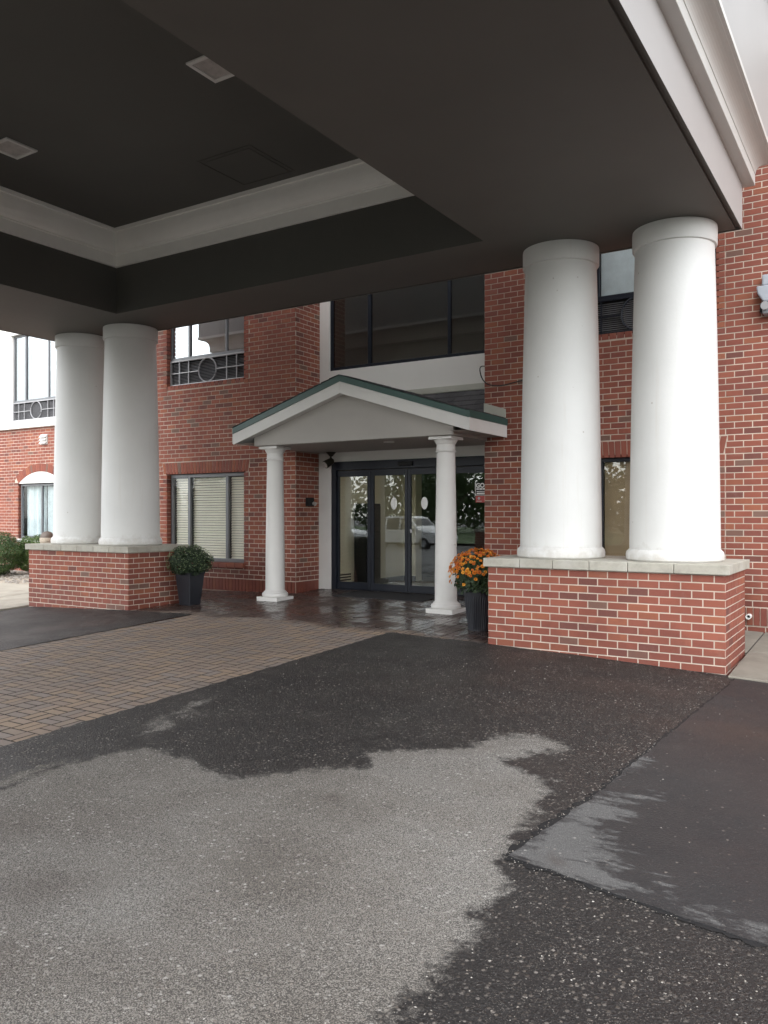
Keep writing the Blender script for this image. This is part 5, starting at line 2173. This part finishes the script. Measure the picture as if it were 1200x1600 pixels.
while k < 285:
    a = rng.uniform(0, 2 * math.pi)
    zz = rng.uniform(-0.45, 1.0)
    if zz < 0.12 and rng.random() < 0.80:
        continue
    h = math.sqrt(max(1 - zz * zz, 0))
    v = Vector((h * math.cos(a), h * math.sin(a), zz))
    p = Vector((v.x * 0.355, v.y * 0.355, v.z * 0.31)) * rng.uniform(0.97, 1.07)
    if any((p - q).length < 0.026 for q in pl):
        k += 0.2
        continue
    pl.append(p)
    o = instance('flower', pm, mum, (p.x, p.y, p.z + cz - mum.location.z))
    nv_ = (v + Vector((rng.uniform(-0.35, 0.35), rng.uniform(-0.35, 0.35), rng.uniform(0, 0.5)))).normalized()
    o.rotation_euler = nv_.to_track_quat('Z', 'Y').to_euler()
    s = rng.uniform(0.021, 0.032)
    o.scale = (s, s, s * 0.8)
    k += 1

# square tapered pot with a green chrysanthemum in bud
gx_, gy_ = -9.62, 9.36
gzb = gh(gx_, gy_) - 0.004
t = thing('flower_pot', (gx_, gy_, gzb), 'square tapered black pot beside the left pedestal', 'flower pot', 'dark pots beside the pedestals')
m = MB()
b_, tp, hh = 0.118, 0.165, 0.50
m.hexa([(gx_ - b_, gy_ - b_, gzb), (gx_ + b_, gy_ - b_, gzb), (gx_ + b_, gy_ + b_, gzb), (gx_ - b_, gy_ + b_, gzb),
        (gx_ - tp, gy_ - tp, gzb + hh), (gx_ + tp, gy_ - tp, gzb + hh), (gx_ + tp, gy_ + tp, gzb + hh), (gx_ - tp, gy_ + tp, gzb + hh)])
part('pot_body', m, M['pot'], t, bevel=0.012)
m = MB(); m.box(gx_ - tp - 0.008, gx_ + tp + 0.008, gy_ - tp - 0.008, gy_ + tp + 0.008, gzb + hh + 0.001, gzb + hh + 0.035); part('pot_rim', m, M['pot'], t, bevel=0.008)
mum2 = thing('chrysanthemum', (gx_, gy_, gzb + hh + 0.036), 'dark green budding chrysanthemum in the square pot by the left pedestal', 'plant', 'chrysanthemums in pots')
cz = gzb + hh + 0.20
rng = random.Random(23)
m = MB()
leaf_quads(m, 7000, (gx_, gy_, cz), (0.365, 0.365, 0.265), 0.032, rng, 0.72)
part('foliage', m, M['leaf_dark'], mum2, stuff=True)
m = MB()
for i in range(620):
    a = rng.uniform(0, 2 * math.pi); zz = rng.uniform(-0.5, 1.0)
    h = math.sqrt(1 - zz * zz)
    q = rng.uniform(0.98, 1.05)
    pebble(m, gx_ + 0.365 * q * h * math.cos(a), gy_ + 0.365 * q * h * math.sin(a), cz + 0.265 * q * zz, rng.uniform(0.008, 0.013), rng)
part('flower_bud', m, M['bud'], mum2, stuff=True)
m = MB()
for i in range(20):
    a = rng.uniform(0, 6.28)
    m.tube([(gx_, gy_, gzb + hh), (gx_ + 0.1 * math.cos(a), gy_ + 0.1 * math.sin(a), cz), (gx_ + 0.22 * math.cos(a), gy_ + 0.22 * math.sin(a), cz + 0.12)], 0.005, 5)
part('stem', m, M['leaf_dark'], mum2)


def shrub(x, y, rx, rz, label, mat, seed, cnt_=5200):
    z = gh(x, y)
    t = thing('shrub', (x, y, z), label, 'shrub', 'clipped shrubs along the left wing')
    rng = random.Random(seed)
    m = MB()
    leaf_quads(m, cnt_ * 3, (x, y, z + rz), (rx, rx * 0.85, rz), 0.038, rng, 0.84)
    for i in range(5):
        a = rng.uniform(0, 6.28)
        leaf_quads(m, cnt_ // 12, (x + rx * 0.65 * math.cos(a), y + rx * 0.55 * math.sin(a), z + rz * rng.uniform(0.9, 1.5)), (rx * 0.4, rx * 0.4, rz * 0.4), 0.038, rng, 0.5)
    part('foliage', m, mat, t, stuff=True)
    m = MB()
    for i in range(7):
        a = i * 0.9
        m.tube([(x, y, z), (x + rx * 0.3 * math.cos(a), y + rx * 0.3 * math.sin(a), z + rz * 0.7), (x + rx * 0.6 * math.cos(a), y + rx * 0.6 * math.sin(a), z + rz * 1.2)], [0.02, 0.014, 0.006], 6)
    part('stem', m, M['bark'], t, smooth=True)


shrub(-18.75, 11.75, 0.86, 0.54, 'dark green clipped shrub at the left edge before the brick wing', M['shrubleaf'], 41)
shrub(-18.25, 12.5, 0.55, 0.50, 'lighter green shrub half hidden behind the left pedestal', M['shrublight'], 42, 3500)

# ------------------------------------------------------------------ what the door glass mirrors: cars and trees across the lot
def car(x, y, rz, paint, label, van=False):
    zg = -0.28
    t = thing('parked_car', (x, y, zg), label, 'car', 'cars parked across the lot', rz)
    L, W = 4.7, 0.92
    roof = 1.78 if van else 1.62
    t2 = t.location

    def pt(name, mbx, mat, par=t, **k):
        mbx.v = [(vx + t2.x, vy + t2.y, vz + t2.z) for vx, vy, vz in mbx.v]
        return part(name, mbx, mat, par, **k)
    lower = [(-2.3, 0.35), (2.25, 0.35), (2.33, 0.55), (2.28, 0.80), (2.1, 0.95), (1.2, 1.05), (-2.3, 1.08), (-2.36, 0.7)]
    m = MB(); m.prism(lower, -W, W); pt('body', m, paint, bevel=0.06)
    m = MB()
    top = [(-2.28, 1.081), (1.15, 1.051), (0.45, roof - 0.06), (0.2, roof), (-1.9, roof), (-2.15, roof - 0.08)]
    n = len(top)
    vs = []
    for yy, s in ((-W, 1), (W, 1)):
        for (xx, zz) in top:
            f = 1.0 - 0.16 * (zz - 1.05) / (roof - 1.05)
            vs.append((xx, yy * f, zz))
    m.add(vs, [tuple(range(n)), tuple(range(2 * n - 1, n - 1, -1))] + [(i, i + n, (i + 1) % n + n, (i + 1) % n) for i in range(n)])
    pt('cabin', m, paint, bevel=0.04)
    for sd in (-1, 1):
        for (a, b, sl) in ((-2.0, -1.25, 0.12), (-1.15, -0.25, 0.0), (-0.15, 0.75, -0.42)):
            m = MB()
            f0, f1 = W * (1 - 0.16 * 0.08) + 0.006, W * (1 - 0.16 * 0.86) + 0.006
            z0_, z1_ = 1.10, roof - 0.10
            m.quad((a, sd * f0, z0_), (b, sd * f0, z0_), (b + min(sl, 0), sd * f1, z1_), (a + max(sl, 0), sd * f1, z1_))
            pt('side_window', m, M['frame_dark'])
    m = MB(); m.quad((1.10, -0.78, 1.09), (1.10, 0.78, 1.09), (0.50, 0.68, roof - 0.09), (0.50, -0.68, roof - 0.09)); pt('windscreen', m, M['frame_dark'])
    for wx in (-1.45, 1.45):
        for sd in (-1, 1):
            m = MB(); m.tube([(wx, sd * (W - 0.2), 0.34), (wx, sd * (W + 0.02), 0.34)], 0.34, 24); w = pt('wheel', m, M['rubber'])
            m = MB(); m.tube([(wx, sd * (W + 0.021), 0.34), (wx, sd * (W + 0.03), 0.34)], 0.2, 20); pt('rim', m, M['frame_light'], w)
    for sd in (-1, 1):
        m = MB(); m.box(2.2, 2.3, sd * 0.62 - 0.16, sd * 0.62 + 0.16, 0.72, 0.85); pt('headlight', m, M['sticker'])
    return t


car(-22.3, -14.5, R(8), M['carwhite'], 'white estate car parked across the lot, mirrored in the door glass', True)
car(-27.5, -14.0, R(6), M['carwhite'], 'white car parked farther along, mirrored in the left side panel')


def tree(x, y, h, label, seed):
    t = thing('tree', (x, y, -0.3), label, 'tree', 'trees beyond the parking lot')
    rng = random.Random(seed)
    m = MB()
    m.tube([(x, y, -0.3), (x + 0.1, y, h * 0.3), (x, y + 0.1, h * 0.75)], [0.26, 0.18, 0.05], 8)
    for i in range(6):
        a = i * 1.05
        m.tube([(x, y, h * (0.28 + 0.06 * i)), (x + h * 0.13 * math.cos(a), y + h * 0.13 * math.sin(a), h * (0.42 + 0.06 * i)), (x + h * 0.22 * math.cos(a), y + h * 0.22 * math.sin(a), h * (0.5 + 0.06 * i))], [0.09, 0.05, 0.02], 6)
    part('trunk', m, M['bark'], t, smooth=True)
    m = MB()
    for i in range(13):
        a = rng.uniform(0, 6.28); rr = rng.uniform(0, 0.2) * h
        leaf_quads(m, 700, (x + rr * math.cos(a), y + rr * math.sin(a), h * rng.uniform(0.48, 0.9)), (h * 0.13, h * 0.13, h * 0.10), 0.20, rng, 0.3)
    part('crown', m, M['treeleaf'], t, stuff=True)


for i, (x, y, h) in enumerate(((-44, -36, 9), (-33, -40, 7.5), (-8, -42, 8.5), (9, -37, 8), (26, -40, 9.5))):
    tree(x, y, h, ('tall broad', 'small round', 'mid sized', 'low spreading', 'tallest')[i] + ' leafy tree across the lot behind the viewer', 60 + i)

# far wood closing the view behind the lot (seen only in the glass)
rng = random.Random(91)
m = MB()
for i in range(46):
    x = -112 + i * 4.4 + rng.uniform(-1, 1)
    h = rng.uniform(6.5, 11.5)
    y = -58 + rng.uniform(-4, 4)
    leaf_quads(m, 1100, (x, y, h * 0.48), (3.8, 3.0, h * 0.60), 0.62, rng, 0.35)
wood = part('far_wood', m, M['treeleaf'], None)
wood['kind'] = 'stuff'
